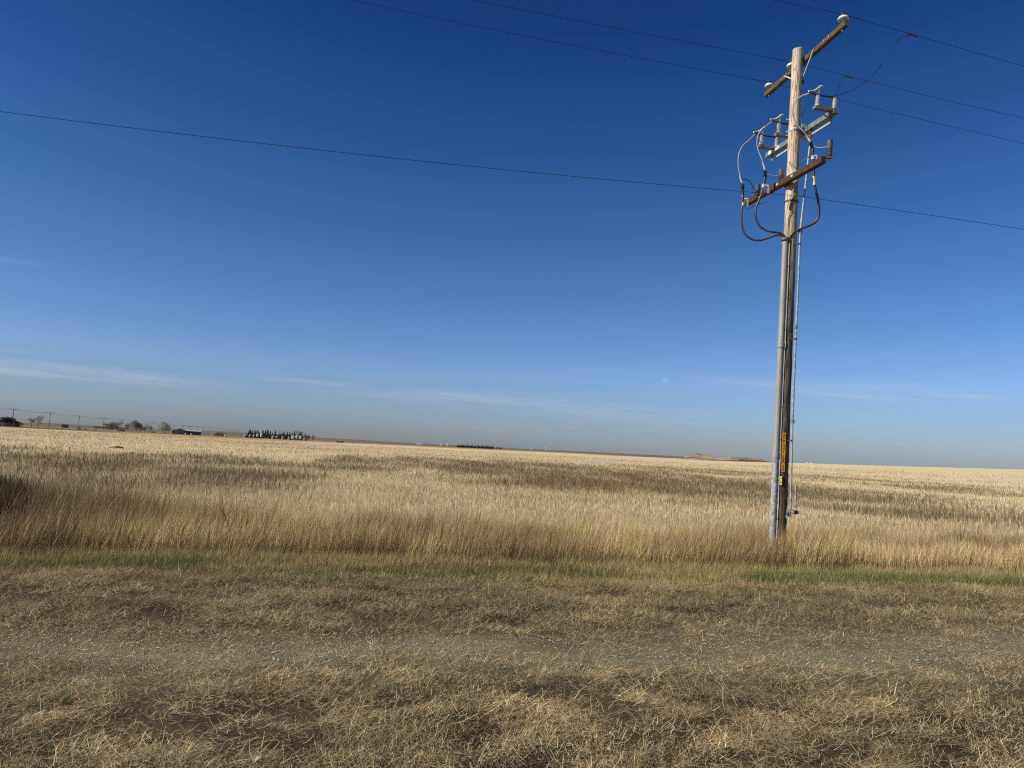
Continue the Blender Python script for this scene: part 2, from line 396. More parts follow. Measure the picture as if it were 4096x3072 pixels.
# ------------------------------------------------------------------ blades
RNG = np.random.default_rng(7)
def blades(name, mat, x, y, z, L, Wd, a0, curve, phi, cb, ct, segs, label, cat, taper=.8):
    n = len(x)
    psi = RNG.uniform(0, np.pi, n)
    px, py, pz = x.copy(), y.copy(), z.copy()
    ns = 2*segs+1
    co = np.empty((n, ns, 3), np.float32); cl = np.ones((n, ns, 4), np.float32)
    wx, wy = np.cos(psi), np.sin(psi)
    for k in range(segs+1):
        t = k/segs; wd = Wd*(1-taper*t)*.5
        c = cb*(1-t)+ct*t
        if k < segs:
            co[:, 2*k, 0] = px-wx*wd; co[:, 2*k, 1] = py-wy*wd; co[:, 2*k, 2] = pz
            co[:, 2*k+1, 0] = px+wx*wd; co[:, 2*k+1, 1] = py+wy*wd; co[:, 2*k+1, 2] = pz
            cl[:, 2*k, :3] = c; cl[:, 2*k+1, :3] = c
            a = a0+curve*(k+.5)/segs; st = L/segs
            px = px+st*np.sin(a)*np.cos(phi); py = py+st*np.sin(a)*np.sin(phi); pz = pz+st*np.cos(a)
        else:
            co[:, 2*k, 0] = px; co[:, 2*k, 1] = py; co[:, 2*k, 2] = pz; cl[:, 2*k, :3] = c
    base = (np.arange(n)*ns)[:, None]
    idx = []; tot = []
    for k in range(segs-1): idx += [2*k, 2*k+1, 2*k+3, 2*k+2]; tot.append(4)
    idx += [2*segs-2, 2*segs-1, 2*segs]; tot.append(3)
    lv = (base+np.array(idx)[None, :]).astype(np.int32).ravel()
    st = np.cumsum([0]+tot[:-1]); per = sum(tot)
    ls = (np.arange(n)[:, None]*per+st[None, :]).astype(np.int32).ravel()
    me = bpy.data.meshes.new(name)
    me.vertices.add(n*ns); me.vertices.foreach_set('co', co.ravel())
    me.loops.add(len(lv)); me.loops.foreach_set('vertex_index', lv)
    me.polygons.add(len(ls)); me.polygons.foreach_set('loop_start', ls)
    at = me.attributes.new('Col', 'FLOAT_COLOR', 'POINT'); at.data.foreach_set('color', cl.ravel())
    me.update(calc_edges=False)
    me.materials.append(mat)
    o = bpy.data.objects.new(name, me); COL.objects.link(o)
    tag(o, label, cat, kind='stuff'); return o
def inview(x, y, m=47): 
    return (np.abs(np.degrees(np.arctan2(x, y))) < m) | (np.hypot(x, y) < 4.5)
def pick(n, cols, probs=None):
    cols = np.array(cols, float); i = RNG.choice(len(cols), n, p=probs)
    c = cols[i]; return c*RNG.uniform(.78, 1.22, (n, 1))
GRASS = mat_attr('dry_grass_blades', .7, .22, .25)

def road_rect(s0, s1, w0, w1, dens):
    n = int((s1-s0)*(w1-w0)*dens); s = RNG.uniform(s0, s1, n); w = RNG.uniform(w0, w1, n); x, y = xy(s, w)
    k = inview(x, y); return s[k], w[k], x[k], y[k]

# how thick the cut straw lies (thin over the gravelly track)
def thatch_cover(s, w):
    track = np.exp(-((w-6.15-1.1*(fbm(s*.9, w*.8, 5, 3)-.5))/np.interp(s, [-3, 1, 6], [.62, .50, 1.0]))**2)
    n = fbm(s*1.6, w*2.4, 31, 4)
    return np.clip(sst(.28, .52, n)*.75+.32, 0, 1)*(1-.88*track)
def thatch():
    s, w, x, y = road_rect(-9, 12, 2.4, 9.1, 12500)
    dep = RNG.uniform(0, 1, len(s)) < thatch_cover(s, w)*np.interp(w, [2.4, 5, 9], [1, .85, .7])
    s, w, x, y = s[dep], w[dep], x[dep], y[dep]; n = len(s)
    hole = fbm(s*3.1+9, w*4.4, 39, 3); kk = RNG.uniform(0, 1, n) < .10+.90*sst(.34, .47, hole); s, w, x, y = s[kk], w[kk], x[kk], y[kk]; n = len(s)
    cov = thatch_cover(s, w)
    L = RNG.gamma(3.0, .016, n)+.012; 
    flow = np.radians(RA*57.3+25)+2.6*(fbm(s*.8, w*.8, 37, 2)-.5)*2
    phi = flow+RNG.normal(0, .75, n)+np.pi*(RNG.uniform(0, 1, n) < .5)
    a0 = RNG.normal(1.33, .17, n); cu = RNG.normal(.15, .35, n)
    up = RNG.uniform(0, 1, n) < .10; a0[up] = RNG.uniform(.2, 1.1, up.sum())
    z = terrain(x, y)+RNG.uniform(-.004, .055, n)*cov+.075*sst(.42, .75, fbm(s*2.9, w*3.6, 35, 3))*RNG.uniform(0, 1, n)
    hue = fbm(s*1.1, w*1.6, 33, 3)
    c = pick(n, [(.50, .37, .19), (.35, .245, .12), (.19, .125, .060), (.36, .28, .17), (.74, .58, .33), (.085, .055, .03)], [.24, .22, .18, .12, .13, .11])
    mottle = fbm(s*3.4+2, w*4.2+1, 43, 3)  # random patchy variation in straw brightness
    c = c*((.40+1.1*hue)*(.36+1.35*mottle))[:, None]*np.array([[1.05, 1.11, 1.24]])*np.interp(w, [5.5, 7, 9], [1, .88, .85])[:, None]
    blades('dry_thatch', GRASS, x, y, z, L, RNG.uniform(.0014, .0032, n), a0, cu, phi, c, c*1.05, 2, 'matted layer of cut dry straw covering the near ground', 'dry grass', .6)
    # scattered long bright stems
    s, w, x, y = road_rect(-9, 12, 2.4, 9.3, 620); kk = RNG.uniform(0, 1, len(s)) < thatch_cover(s, w)+.05; s, w, x, y = s[kk], w[kk], x[kk], y[kk]; n = len(s)
    c = pick(n, [(.76, .60, .34), (.62, .46, .22), (.66, .54, .35)])
    blades('straw_stems', GRASS, x, y, terrain(x, y)+.03, np.clip(RNG.lognormal(-2.35, .45, n)*.82, .03, .19), RNG.uniform(.0017, .0032, n), RNG.normal(1.35, .16, n), RNG.normal(.1, .6, n),
           RNG.uniform(0, 6.28, n), c, c, 4, 'scattered long bright straw stems lying on the thatch', 'straw', .4)
thatch()

def tufts():
    # low upstanding tufts that are left between the cut straw
    cs, cw, cx, cy = road_rect(-9, 12, 2.6, 9.2, 10)
    k = (thatch_cover(cs, cw) > .35); cs, cw = cs[k], cw[k]
    rep = RNG.integers(25, 70, len(cs)); s = np.repeat(cs, rep)+RNG.normal(0, .055, rep.sum()); w = np.repeat(cw, rep)+RNG.normal(0, .055, rep.sum())
    x, y = xy(s, w); n = len(x)
    tone = np.repeat(RNG.uniform(.5, 1.25, len(cs)), rep)
    c = pick(n, [(.48, .36, .18), (.34, .24, .115), (.24, .165, .08)])*tone[:, None]
    blades('grass_tufts', GRASS, x, y, terrain(x, y), RNG.uniform(.03, .12, n), RNG.uniform(.002, .004, n), np.abs(RNG.normal(.5, .35, n)), RNG.normal(.5, .4, n), RNG.uniform(0, 6.28, n), c*.8, c, 3,
           'small dry tufts standing up out of the thatch', 'grass tufts')
tufts()

def pebbles():
    n = 110000
    s = RNG.uniform(-10, 12, n); w = 6.15+RNG.normal(0, .55, n)*np.interp(s, [-3, 1, 6], [.8, .6, 1.1]); x, y = xy(s, w); k = inview(x, y) & (y > 2.5); x, y = x[k], y[k]; n = len(x)
    r = np.clip(RNG.lognormal(-5.5, .42, n), .0025, .014)
    base = np.array([(1, 0, 0), (-1, 0, 0), (0, 1, 0), (0, -1, 0), (0, 0, .8), (0, 0, -.8)], float)
    f = np.array([(0, 2, 4), (2, 1, 4), (1, 3, 4), (3, 0, 4)])
    th = RNG.uniform(0, 6.28, n); jit = RNG.uniform(.65, 1.25, (n, 6, 1))
    p = base[None]*jit; X = p[:, :, 0]*np.cos(th)[:, None]-p[:, :, 1]*np.sin(th)[:, None]; Y = p[:, :, 0]*np.sin(th)[:, None]+p[:, :, 1]*np.cos(th)[:, None]
    co = np.stack([X, Y, p[:, :, 2]], -1)*r[:, None, None]+np.stack([x, y, terrain(x, y)+r*.3], 1)[:, None, :]
    c = pick(n, [(.25, .215, .155), (.17, .145, .105), (.34, .295, .22), (.10, .08, .058), (.42, .37, .29)], [.36, .30, .16, .14, .04])
    cl = np.ones((n, 6, 4), np.float32); cl[:, :, :3] = c[:, None, :]
    lv = ((np.arange(n)*6)[:, None, None]+f[None]).astype(np.int32).ravel(); ls = (np.arange(n*4)*3).astype(np.int32)
    me = bpy.data.meshes.new('gravel'); me.vertices.add(n*6); me.vertices.foreach_set('co', co.astype(np.float32).ravel())
    me.loops.add(len(lv)); me.loops.foreach_set('vertex_index', lv); me.polygons.add(len(ls)); me.polygons.foreach_set('loop_start', ls)
    at = me.attributes.new('Col', 'FLOAT_COLOR', 'POINT'); at.data.foreach_set('color', cl.ravel()); me.update(calc_edges=False)
    me.materials.append(mat_attr('pebble_stone', .85)); o = bpy.data.objects.new('gravel', me); COL.objects.link(o)
    tag(o, 'loose small gravel in the worn wheel track', 'gravel', kind='stuff')
pebbles()

def green_strip():
    s, w, x, y = road_rect(-13, 17, 8.3, 10.9, 3600)
    e1 = 8.95+.8*(fbm(s*.55, 0*s+2, 51, 3)-.5)*2; k = (w > e1-.35*RNG.uniform(0, 1, len(s))) & (RNG.uniform(0, 1, len(s)) < .25+.75*sst(.33, .55, fbm(s*1.5, w*2, 59, 3)))
    s, w, x, y = s[k], w[k], x[k], y[k]; n = len(s)
    g = sst(.37, .55, fbm(s*.8+3, w*1.3, 53, 3)+.08*(1-sst(9.3, 10.2, w)))*(1-sst(9.9, 10.45, w))
    g = np.clip(g+.15*RNG.normal(0, 1, n), 0, 1)
    gr = pick(n, [(.065, .092, .030), (.11, .135, .048), (.20, .20, .08), (.44, .37, .19)], [.30, .31, .22, .17]); ye = pick(n, [(.54, .43, .21), (.44, .34, .165), (.32, .27, .12), (.27, .19, .10)])
    c = gr*g[:, None]+ye*(1-g[:, None])
    h = np.interp(w, [8.3, 9.2, 10.2, 10.9], [.04, .065, .10, .17])*RNG.uniform(.6, 1.35, n)
    blades('green_grass', GRASS, x, y, terrain(x, y), h, RNG.uniform(.003, .0055, n), np.abs(RNG.normal(.15, .2, n)), RNG.normal(.35, .3, n), RNG.normal(.3, 1.4, n), c*.8, c, 2,
           'short green and yellow grass strip along the mown verge', 'grass')
green_strip()

def tall():
    s, w, x, y = road_rect(-22, 26, 10.35, 16.4, 980)
    back = 15.1+1.0*(fbm(s*.22, 0*s, 61, 3)-.5)*2+np.interp(s, [-22, -8, -4, 26], [1.2, .9, 0, 0])
    fr = 10.55+.45*(fbm(s*.5, 0*s+9, 62, 3)-.5)*2
    k = (w < back+RNG.normal(0, .25, len(s))) & (w > fr) & (np.hypot(x-5.19, y-13.54) > .16)
    s, w, x, y = s[k], w[k], x[k], y[k]; n = len(s)
    hs = fbm(s*1.1, w*1.3, 63, 4)*.8+.2*fbm(s*3.6, w*3.6, 64, 2)
    h = np.interp(w, [10.4, 11.3, 13, 16.4], [.34, .50, .56, .50])*(.42+1.16*hs)*RNG.uniform(.6, 1.3, n)*(1+.45*np.exp(-((x-5.0)**2+(y-12.9)**2)/1.1))
    h *= np.interp(s, [-9, -6.5, -4, -1.5, 20], [1.75, 1.6, 1.25, 1.0, 1.0])*(1-.35*(1-sst(-5.5, -3.5, s))*(1-sst(12, 12.6, w)))
    tone = fbm(s*.7+8, w*.9, 65, 3); t = sst(.32, .60, tone)
    br = pick(n, [(.29, .195, .10), (.18, .115, .06), (.38, .265, .145)]); ta = pick(n, [(.60, .455, .225), (.50, .37, .175), (.68, .55, .32), (.38, .27, .135)])
    dk = (sst(12.2, 13.6, w)*(1-sst(-6, -2.5, s))*.75)[:, None]; ta = ta*(1-dk)+br*.7*dk; br = br*(1-.35*dk)
    lft = (1-sst(-6, 0, s))*.30
    m = np.clip(t*(1-lft)+RNG.normal(0, .18, n), 0, 1)[:, None]
    c = br*(1-m)+ta*m
    lean = np.abs(RNG.normal(.10, .09, n))+.10*(1-sst(-9, 0, s))
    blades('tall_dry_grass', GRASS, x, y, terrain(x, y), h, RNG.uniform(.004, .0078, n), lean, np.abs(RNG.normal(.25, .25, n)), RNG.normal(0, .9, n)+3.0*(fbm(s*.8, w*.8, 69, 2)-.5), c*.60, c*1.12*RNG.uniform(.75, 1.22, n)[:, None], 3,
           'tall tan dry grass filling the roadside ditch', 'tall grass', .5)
    # seedy dark forbs standing in the left part
    s, w, x, y = road_rect(-10, 0, 11.2, 15.8, 3.0); n = len(s)
    k = RNG.uniform(0, 1, n) < np.interp(s, [-8, -5, -1], [1, .5, .1]); s, w, x, y = s[k], w[k], x[k], y[k]
    rep = 9; x = np.repeat(x, rep)+RNG.normal(0, .03, len(x)*rep); y = np.repeat(y, rep)+RNG.normal(0, .03, len(y)*rep); n = len(x)
    c = pick(n, [(.09, .055, .035), (.14, .09, .05), (.07, .045, .03)])
    blades('dry_weeds', GRASS, x, y, terrain(x, y), RNG.uniform(.5, 1.02, n), RNG.uniform(.006, .011, n), np.abs(RNG.normal(.1, .1, n)), RNG.normal(.1, .2, n), RNG.uniform(0, 6.28, n), c, c, 3,
           'dark dry weed stalks rising above the ditch grass on the left', 'weeds', .3)
tall()

def bush():
    # dense weed clump at the left edge, its shaded interior painted as dark colour
    n = 32000
    s = -7.3+RNG.normal(0, 1.0, n); w = 13.4+RNG.normal(0, .5, n); x, y = xy(s, w)
    c = pick(n, [(.022, .016, .011), (.04, .027, .018), (.07, .045, .028)])
    blades('dark_thicket', GRASS, x, y, terrain(x, y), RNG.uniform(.45, 1.05, n)*np.interp(s, [-9, -6.6, -5.6, -4.2], [1.25, 1.15, .85, .45]), RNG.uniform(.008, .018, n), np.abs(RNG.normal(.15, .15, n)), RNG.normal(.1, .3, n), RNG.uniform(0, 6.28, n), c, c, 3,
           'dense weed thicket with its shade painted dark, at the left edge of the ditch', 'thicket', .4)
bush()

def stubble():
    def polar(n, d0, d1, p):
        u = RNG.uniform(0, 1, n); q = 2-p
        D = (d0**q+u*(d1**q-d0**q))**(1/q); a = RNG.uniform(-.83, .83, n); return D, a
    D, a = polar(430000, 13.5, 300, 1.75)
    x, y = D*np.sin(a), D*np.cos(a)
    # drilled rows running away from the viewer
    cr = x*math.cos(ROWAZ)-y*math.sin(ROWAZ); al = x*math.sin(ROWAZ)+y*math.cos(ROWAZ)
    q = np.where(D < 150, .30, .60); cr = np.round(cr/q)*q+RNG.normal(0, .05, len(cr))+.12*(fbm(al/9, cr/9, 15, 2)-.5)
    x = cr*math.cos(ROWAZ)+al*math.sin(ROWAZ); y = -cr*math.sin(ROWAZ)+al*math.cos(ROWAZ)
    s, w = sw(x, y); D = np.hypot(x, y); az = np.arctan2(x, y)
    wm = weed_mask(x, y)
    k = (w > 14.6) & (D < edge_dist(az)) & (RNG.uniform(0, 1, len(x)) > .65*wm)
    x, y, s, w, D, wm = x[k], y[k], s[k], w[k], D[k], wm[k]; n = len(x)
    c = pick(n, [(.68, .575, .40), (.59, .49, .33), (.48, .385, .24), (.35, .27, .165)], [.38, .32, .20, .10])
    c = c*(.80+.48*fbm(s/2.6, w/2.6, 78, 4))[:, None]*np.array([[1.06, 1.03, .97]])*(1-.35*wm)[:, None]
    h = RNG.uniform(.09, .21, n)*(1+.35*wm)
    wd = RNG.uniform(.006, .010, n)*np.maximum(1, D/20)**.85
    tl = RNG.normal(0, 1, n)
    blades('field_stubble', GRASS, x, y, terrain(x, y)-.01, h, wd, np.abs(RNG.normal(.12, .12, n)), RNG.normal(.1, .25, n), RNG.uniform(0, 6.28, n), c*.85, c, 2,
           'pale cut grain stubble standing across the flat field', 'stubble', .45)
    D, a = polar(330000, 18, 260, 1.6); x, y = D*np.sin(a), D*np.cos(a)
    wm = weed_mask(x, y); s, w = sw(x, y)
    far = (D > 110)*(fbm(s/14, w/16, 88, 3) > .62)*.16
    k = (RNG.uniform(0, 1, len(x)) < np.maximum(wm*.95, far)+.06*(fbm(s/2.2, w/3, 99, 3) > .5)) & (w > 15.3)
    x, y, s, w, D = x[k], y[k], s[k], w[k], D[k]; n = len(x)
    rus = .6*sst(.52, .68, fbm(s/9+4, w/9, 89, 2))[:, None]
    c = pick(n, [(.175, .13, .072), (.115, .09, .05), (.24, .175, .10), (.105, .088, .044), (.34, .26, .155)])*(1-rus)+pick(n, [(.24, .12, .05), (.16, .085, .04), (.30, .18, .09)])*rus
    blades('field_weeds', GRASS, x, y, terrain(x, y), RNG.uniform(.18, .42, n), RNG.uniform(.007, .013, n)*np.maximum(1, D/20)**.85, np.abs(RNG.normal(.2, .2, n)), RNG.normal(.2, .3, n), RNG.uniform(0, 6.28, n), c*.8, c, 2,
           'brown weeds growing in patches through the stubble field', 'weeds', .4)
stubble()

# ------------------------------------------------------------------ the near pole
PD = 14.5
def at_dist(px, py, d):
    r = ray(px, py); return E0+r*(d/math.hypot(r.x, r.y))
PT = at_dist(3191, 200, PD); PB = at_dist(3110, 2140, PD)
AX = (PT-PB).normalized()
gz = float(terrain(PB.x, PB.y))
PG = PB+AX*((gz-PB.z)/AX.z)
def axis_at(z): return PG+AX*((z-PG.z)/AX.z)
AA = math.radians(11.5)
TV = Vector((math.cos(AA), math.sin(AA), 0)); NV = Vector((-TV.y, TV.x, 0))
cdir = (E0-PB); cdir.z = 0; cdir.normalize(); rdir = Vector((-cdir.y, cdir.x, 0))      # towards camera / right of picture
def E(px, py, o=0.0):
    """point seen at a pixel, o metres in front of the pole axis"""
    r = ray(px, py); p = None; z = 5.0
    for _ in range(6):
        A = axis_at(z); k = ((A+cdir*o-E0).dot(cdir))/(r.dot(cdir)); p = E0+r*k; z = p.z
    return p
def Q(px, py, toff):
    """point seen at a pixel in the vertical plane square to the line, toff metres along the line from the axis"""
    r = ray(px, py); z = 6.0
    for _ in range(6):
        A = axis_at(z); k = ((A+TV*toff-E0).dot(TV))/(r.dot(TV)); p = E0+r*k; z = p.z
    return p
def c1(x, y): return 2900+x/3.687, y/3.687
def c2(x, y): return 2900+x/3.687, 350+y/3.687
def c3(x, y): return 2900+x/4.424, 750+y/4.424
def c8(x, y): return 3080+x/6.637, 600+y/6.637
def c6(x, y): return 3000+x/5.53, 1900+y/5.53

pole = empty('utility_pole', PG, 'tall near wooden power pole with switches, cable terminations and grey riser guard', 'power pole')
def prad(z): return .100+(PT.z-z)*.0055
def build_shaft():
    b = MB(); pts = []; rs = []; n = 46; rnd = random.Random(4)
    for i in range(n+1):
        z = gz-.3+(PT.z-gz+.3)*i/n; a = axis_at(z); pts.append(a+Vector((rnd.uniform(-1, 1), rnd.uniform(-1, 1), 0))*.003); rs.append(prad(z)*(1+rnd.uniform(-.02, .02)))
    pts.append(PT+AX*.012); rs.append(prad(PT.z)*.82)
    b.ring_path(pts, rs, 20); return b.build('shaft', Mt['pole'], pole, True)
build_shaft()

def crossarm(near, far, w, h, mat, toff, edge=False):
    """near/far: pixel of the middle of each end"""
    a = Q(*near, toff); f = Q(*far, toff); z = (a.z+f.z)/2
    d = (f-a).normalized()
    b = MB(); up = (AX-d*AX.dot(d)).normalized(); sd = d.cross(up).normalized(); c = (a+f)/2; l = (f-a).length/2; ch = .012
    # chamfered timber
    prof = [(-w/2, -h/2+ch), (-w/2+ch, -h/2), (w/2-ch, -h/2), (w/2, -h/2+ch), (w/2, h/2-ch), (w/2-ch, h/2), (-w/2+ch, h/2), (-w/2, h/2-ch)]
    vs = [c+d*l*e+sd*p+up*q for e in (-1, 1) for p, q in prof]
    b.add(vs, [tuple(range(8))[::-1], tuple(range(8, 16))]+[(i, (i+1) % 8, 8+(i+1) % 8, 8+i) for i in range(8)])
    o = b.build('crossarm', mat, pole)
    return o, a, f, d, up, sd
upper, uN, uF, uD, uU, uS = crossarm(c1(1802, 335), c1(606, 1402), .095, .115, Mt['arm_grey'], .155)
lower, lN, lF, lD, lU, lS = crossarm(c2(1456, 1065), (2900+375/4.424, 750+285/4.424), .10, .125, Mt['arm_brown'], -.185)
upper['label'] = 'weathered grey upper timber crossarm'; lower['label'] = 'red-brown lower timber crossarm'

def along(a, f, d, px, py, toff):
    """nearest point on an arm's axis to a pixel"""
    p = Q(px, py, toff); return a+d*((p-a).dot(d))
# bolts and pins on the upper arm
for px in (c1(1730, 437), c1(645, 1405)):
    p = along(uN, uF, uD, *px, .155); MB().ring_path([p-uU*.085, p-uU*.045], .016, 6).build('bolt', Mt['bar'], upper)
for px in (c1(1500, 572), c1(1570, 500)):
    p = along(uN, uF, uD, *px, .155); MB().ring_path([p-TV*.065, p-TV*.04], .014, 6).build('bolt', Mt['bar'], upper)
ins_tops = []
for px in (c1(1742, 330), c1(978, 1010), c1(650, 1315)):
    p = along(uN, uF, uD, *px, .155)+uU*.055
    MB().ring_path([p, p+uU*.11], .013, 8).build('insulator_pin', Mt['bar'], upper)
    q = p+uU*.06
    prof = [(.025, 0), (.045, .002), (.05, .018), (.086, .004), (.098, .018), (.097, .035), (.088, .055), (.066, .072), (.042, .080), (.036, .092), (.046, .10), (.048, .12), (.036, .13), (.01, .132)]
    MB().lathe(q, uU, prof, 18).build('insulator', Mt['white_por'], upper, True)
    MB().lathe(q+uU*.082, uU, [(.052, 0), (.058, .012), (.058, .03), (.052, .042), (.03, .05)], 12).build('tie_wire', Mt['wire'], upper, True)
    ins_tops.append(q+uU*.118)
def strap(name, p, q, w, th, mat, parent, up=None):
    p, q = Vector(p), Vector(q)
    return MB().bar(p, q, th, w, up if up else (0, 0, 1)).build(name, mat, parent)
nd = -uD
pz = axis_at(uN.z)
side = .155-.06
A_ = along(uN, uF, uD, *c1(1345, 712), .155)-TV*.055; B_ = Q(*c1(1130, 1200), .10)
MB().ring_path([A_, B_], .016, 4).build('brace', Mt['bar'], upper)
A_ = along(uN, uF, uD, *c1(912, 1092), .155)-TV*.055; B_ = Q(*c1(1045, 1180), .10)
MB().ring_path([A_, B_], .016, 4).build('brace', Mt['bar'], upper)
p = Q(*c1(1130, 1205), .10); MB().box(p, TV*.03, NV*.03, AX*.05).build('brace_bolt_plate', Mt['rust'], upper)

# ---- switch arm (steel)
sN = Q(*c2(1560, 400), .20); sF = Q(*c2(625, 1010), .20); sD = (sF-sN).normalized()
sU = (AX-sD*AX.dot(sD)).normalized(); sS = sD.cross(sU).normalized()
steel = MB().bar(sN, sF, .10, .10, sU).build('switch_arm', Mt['galv_dull'], pole, label='grey steel switch arm')
MB().bar(sN-sU*.14-sD*.0+TV*.02, sF-sU*.14-sD*.3+TV*.02, .03, .03, sU).build('drive_rod', Mt['bar'], steel)
for t in (.02, .52, .93):
    p = sN.lerp(sF, t); MB().bar(p+sU*.02+TV*.03, p-sU*.16+TV*.03, .07, .012, TV).build('bearing_plate', Mt['galv_dull'], steel)
pc = sN+sD*((axis_at(sN.z)+TV*.2-sN).dot(sD))
b = MB().lathe(axis_at(pc.z-.03), AX, [(prad(pc.z)+.004, 0), (prad(pc.z)+.012, .004), (prad(pc.z)+.012, .055), (prad(pc.z)+.004, .06)], 22)
b.build('pole_band', Mt['bar'], steel, True)
b = MB().box(axis_at(pc.z)+TV*.13, TV*.035, NV*.10, AX*.07).box(axis_at(pc.z)+TV*.13-NV*.09+AX*.02, TV*.05, NV*.03, AX*.09)
b.ring_path([axis_at(pc.z+.03)+TV*.15-NV*.13, axis_at(pc.z+.03)-TV*.12-NV*.13], .008, 6).ring_path([axis_at(pc.z-.03)+TV*.15-NV*.13, axis_at(pc.z-.03)-TV*.12-NV*.13], .008, 6)
b.build('mounting_bracket', Mt['galv'], steel)
p = sN+sD*((Q(*c2(718, 932), .15)-sN).dot(sD))
lab = MB().box(p-TV*.053, TV*.003, sD*.20, sU*.040).build('warning_label', Mt['white_por'], steel, label='white warning label with red heading')
MB().box(p-TV*.0575-sD*.02+sU*.022, TV*.001, sD*.10, sU*.009).build('label_print', Mt['red'], lab)

def shed_profile(r, h, n, core=.7):
    prof = [(r*core, 0)]
    for i in range(n):
        z0 = h*i/n; prof += [(r*core, z0+h/n*.15), (r, z0+h/n*.38), (r*.97, z0+h/n*.52), (r*core, z0+h/n*.8)]
    prof += [(r*core, h), (r*core*.6, h+.005)]; return prof
def switch(pxR, pxL, base_h):
    """pxR: foot of the insulator over the arm; the switch runs along the line towards -t"""
    foot = sN+sD*((Q(*pxR, .15)-sN).dot(sD))-sU*.01
    c0 = foot+TV*.05; c1_ = foot-TV*.42
    base = MB().box((c0+c1_)/2+sU*.04, TV*.235, NV*.045, AX*.026).box(foot+sU*.02, TV*.055, NV*.07, AX*.05).build('switch_base', Mt['galv_dull'], pole)
    tops = []
    for off in (0.0, -.355):
        p = foot+TV*off+sU*.062
        MB().lathe(p, AX, [(.042, 0), (.047, .01), (.047, .035), (.042, .04)]+[(r, z+.04) for r, z in shed_profile(.048, .165, 8, .8)]+[(.030, .208), (.026, .225)], 16).build('insulator', Mt['grey_por'], base, True)
        tops.append(p+AX*.222)
    R_, L_ = tops
    MB().ring_path([R_+TV*.06+AX*.008, R_+AX*.005, L_, L_-TV*.11+AX*.016], [.015, .018, .015, .011], 8).build('blade', Mt['black'], base)
    MB().box(R_+AX*.005, TV*.04, NV*.025, AX*.012).build('contact', Mt['rust'], base)
    MB().box(L_, TV*.036, NV*.028, AX*.016).build('contact', Mt['rust'], base)
    MB().box(L_-TV*.13+AX*.026, TV*.045, NV*.022, AX*.020).build('contact', Mt['rust'], base)
    b = MB().ring_path(smooth_path([L_-TV*.19+AX*.045, L_-TV*.10+AX*.062, L_-TV*.03+AX*.105, L_+TV*.045+AX*.17], 3), .019, 7)
    b.ring_path([L_+TV*.035+AX*.168, L_+TV*.08+AX*.175], .027, 8)
    b.build('interrupter', Mt['cream'], base, True)
    MB().bar(L_+TV*.01, L_+TV*.018+AX*.165, .03, .018, TV).build('contact_post', Mt['bar'], base)
    return base, R_, L_
sw1, s1R, s1L = switch(c2(1577, 330), None, 0)
# the others share the arm: far one and the one hidden by the pole
sw3, s3R, s3L = switch(c2(722, 948), None, 0)
sw2, s2R, s2L = switch(c2(985, 752), None, 0)

# ---- lower arm fittings: arresters, cable terminations, clamps
def arrester(top_px, base_px, o):
    pB = E(*base_px, o); pT = E(*top_px, o); ax = (pT-pB); h = ax.length; ax.normalize()
    r = .057
    a = MB().lathe(pB, ax, shed_profile(r*1.0, h*.42, 4, .72), 16).build('arrester', Mt['arrester'], lower, True)
    MB().lathe(pB+ax*h*.42, ax, [(r*.9, 0), (r*.98, .008), (r*.94, h*.50), (r*.96, h*.56), (r*.2, h*.57)], 18).build('arrester_cap', Mt['arrester'], lower, True)
    MB().box(pB-ax*.02, rdir*.05, cdir*.03, AX*.02).build('arrester_foot', Mt['rust'], lower)
    return pB, pT
arR = arrester(c2(1548, 785), c2(1538, 1015), .16)
arM = arrester(c2(826, 1210), c2(832, 1390), .0)
arL = arrester(c2(482, 1438), c2(478, 1600), -.1)

def pxpath(f, pts, o0, o1=None, sub=5):
    o1 = o0 if o1 is None else o1; n = len(pts)-1
    return smooth_path([E(*f(*p), o0+(o1-o0)*i/n) for i, p in enumerate(pts)], sub)
def term(f, p0, p1, p2, o, ln=5, rr=.034):
    """cable termination: skirts from p0 to p1, tapering body to p2"""
    a, b_, c = E(*f(*p0), o), E(*f(*p1), o), E(*f(*p2), o)
    ax = (b_-a); h = ax.length
    t = MB().lathe(a, ax, shed_profile(rr, h, ln, .5), 14).build('cable_termination', Mt['black'], pole, True)
    MB().ring_path([b_, b_.lerp(c, .3), c], [.026, .027, .020], 10).build('stress_cone', Mt['black'], t, True)
    MB().ring_path([c+AX*.03, c-AX*.04], .031, 10).build('clamp', Mt['bar'], t)
    return t
oR, oM, oL = .16, .10, .02
tR = term(c2, (1262, 815), (1292, 900), (1296, 1035), oR)
tM = term(c2, (590, 1235), (592, 1330), (566, 1450), oM)
tL = term(c2, (262, 1430), (260, 1520), (264, 1720), oL)
def tube(name, mat, path, r, parent, n=10, label=None):
    return MB().ring_path(path, r, n).build(name, mat, parent, True, label)
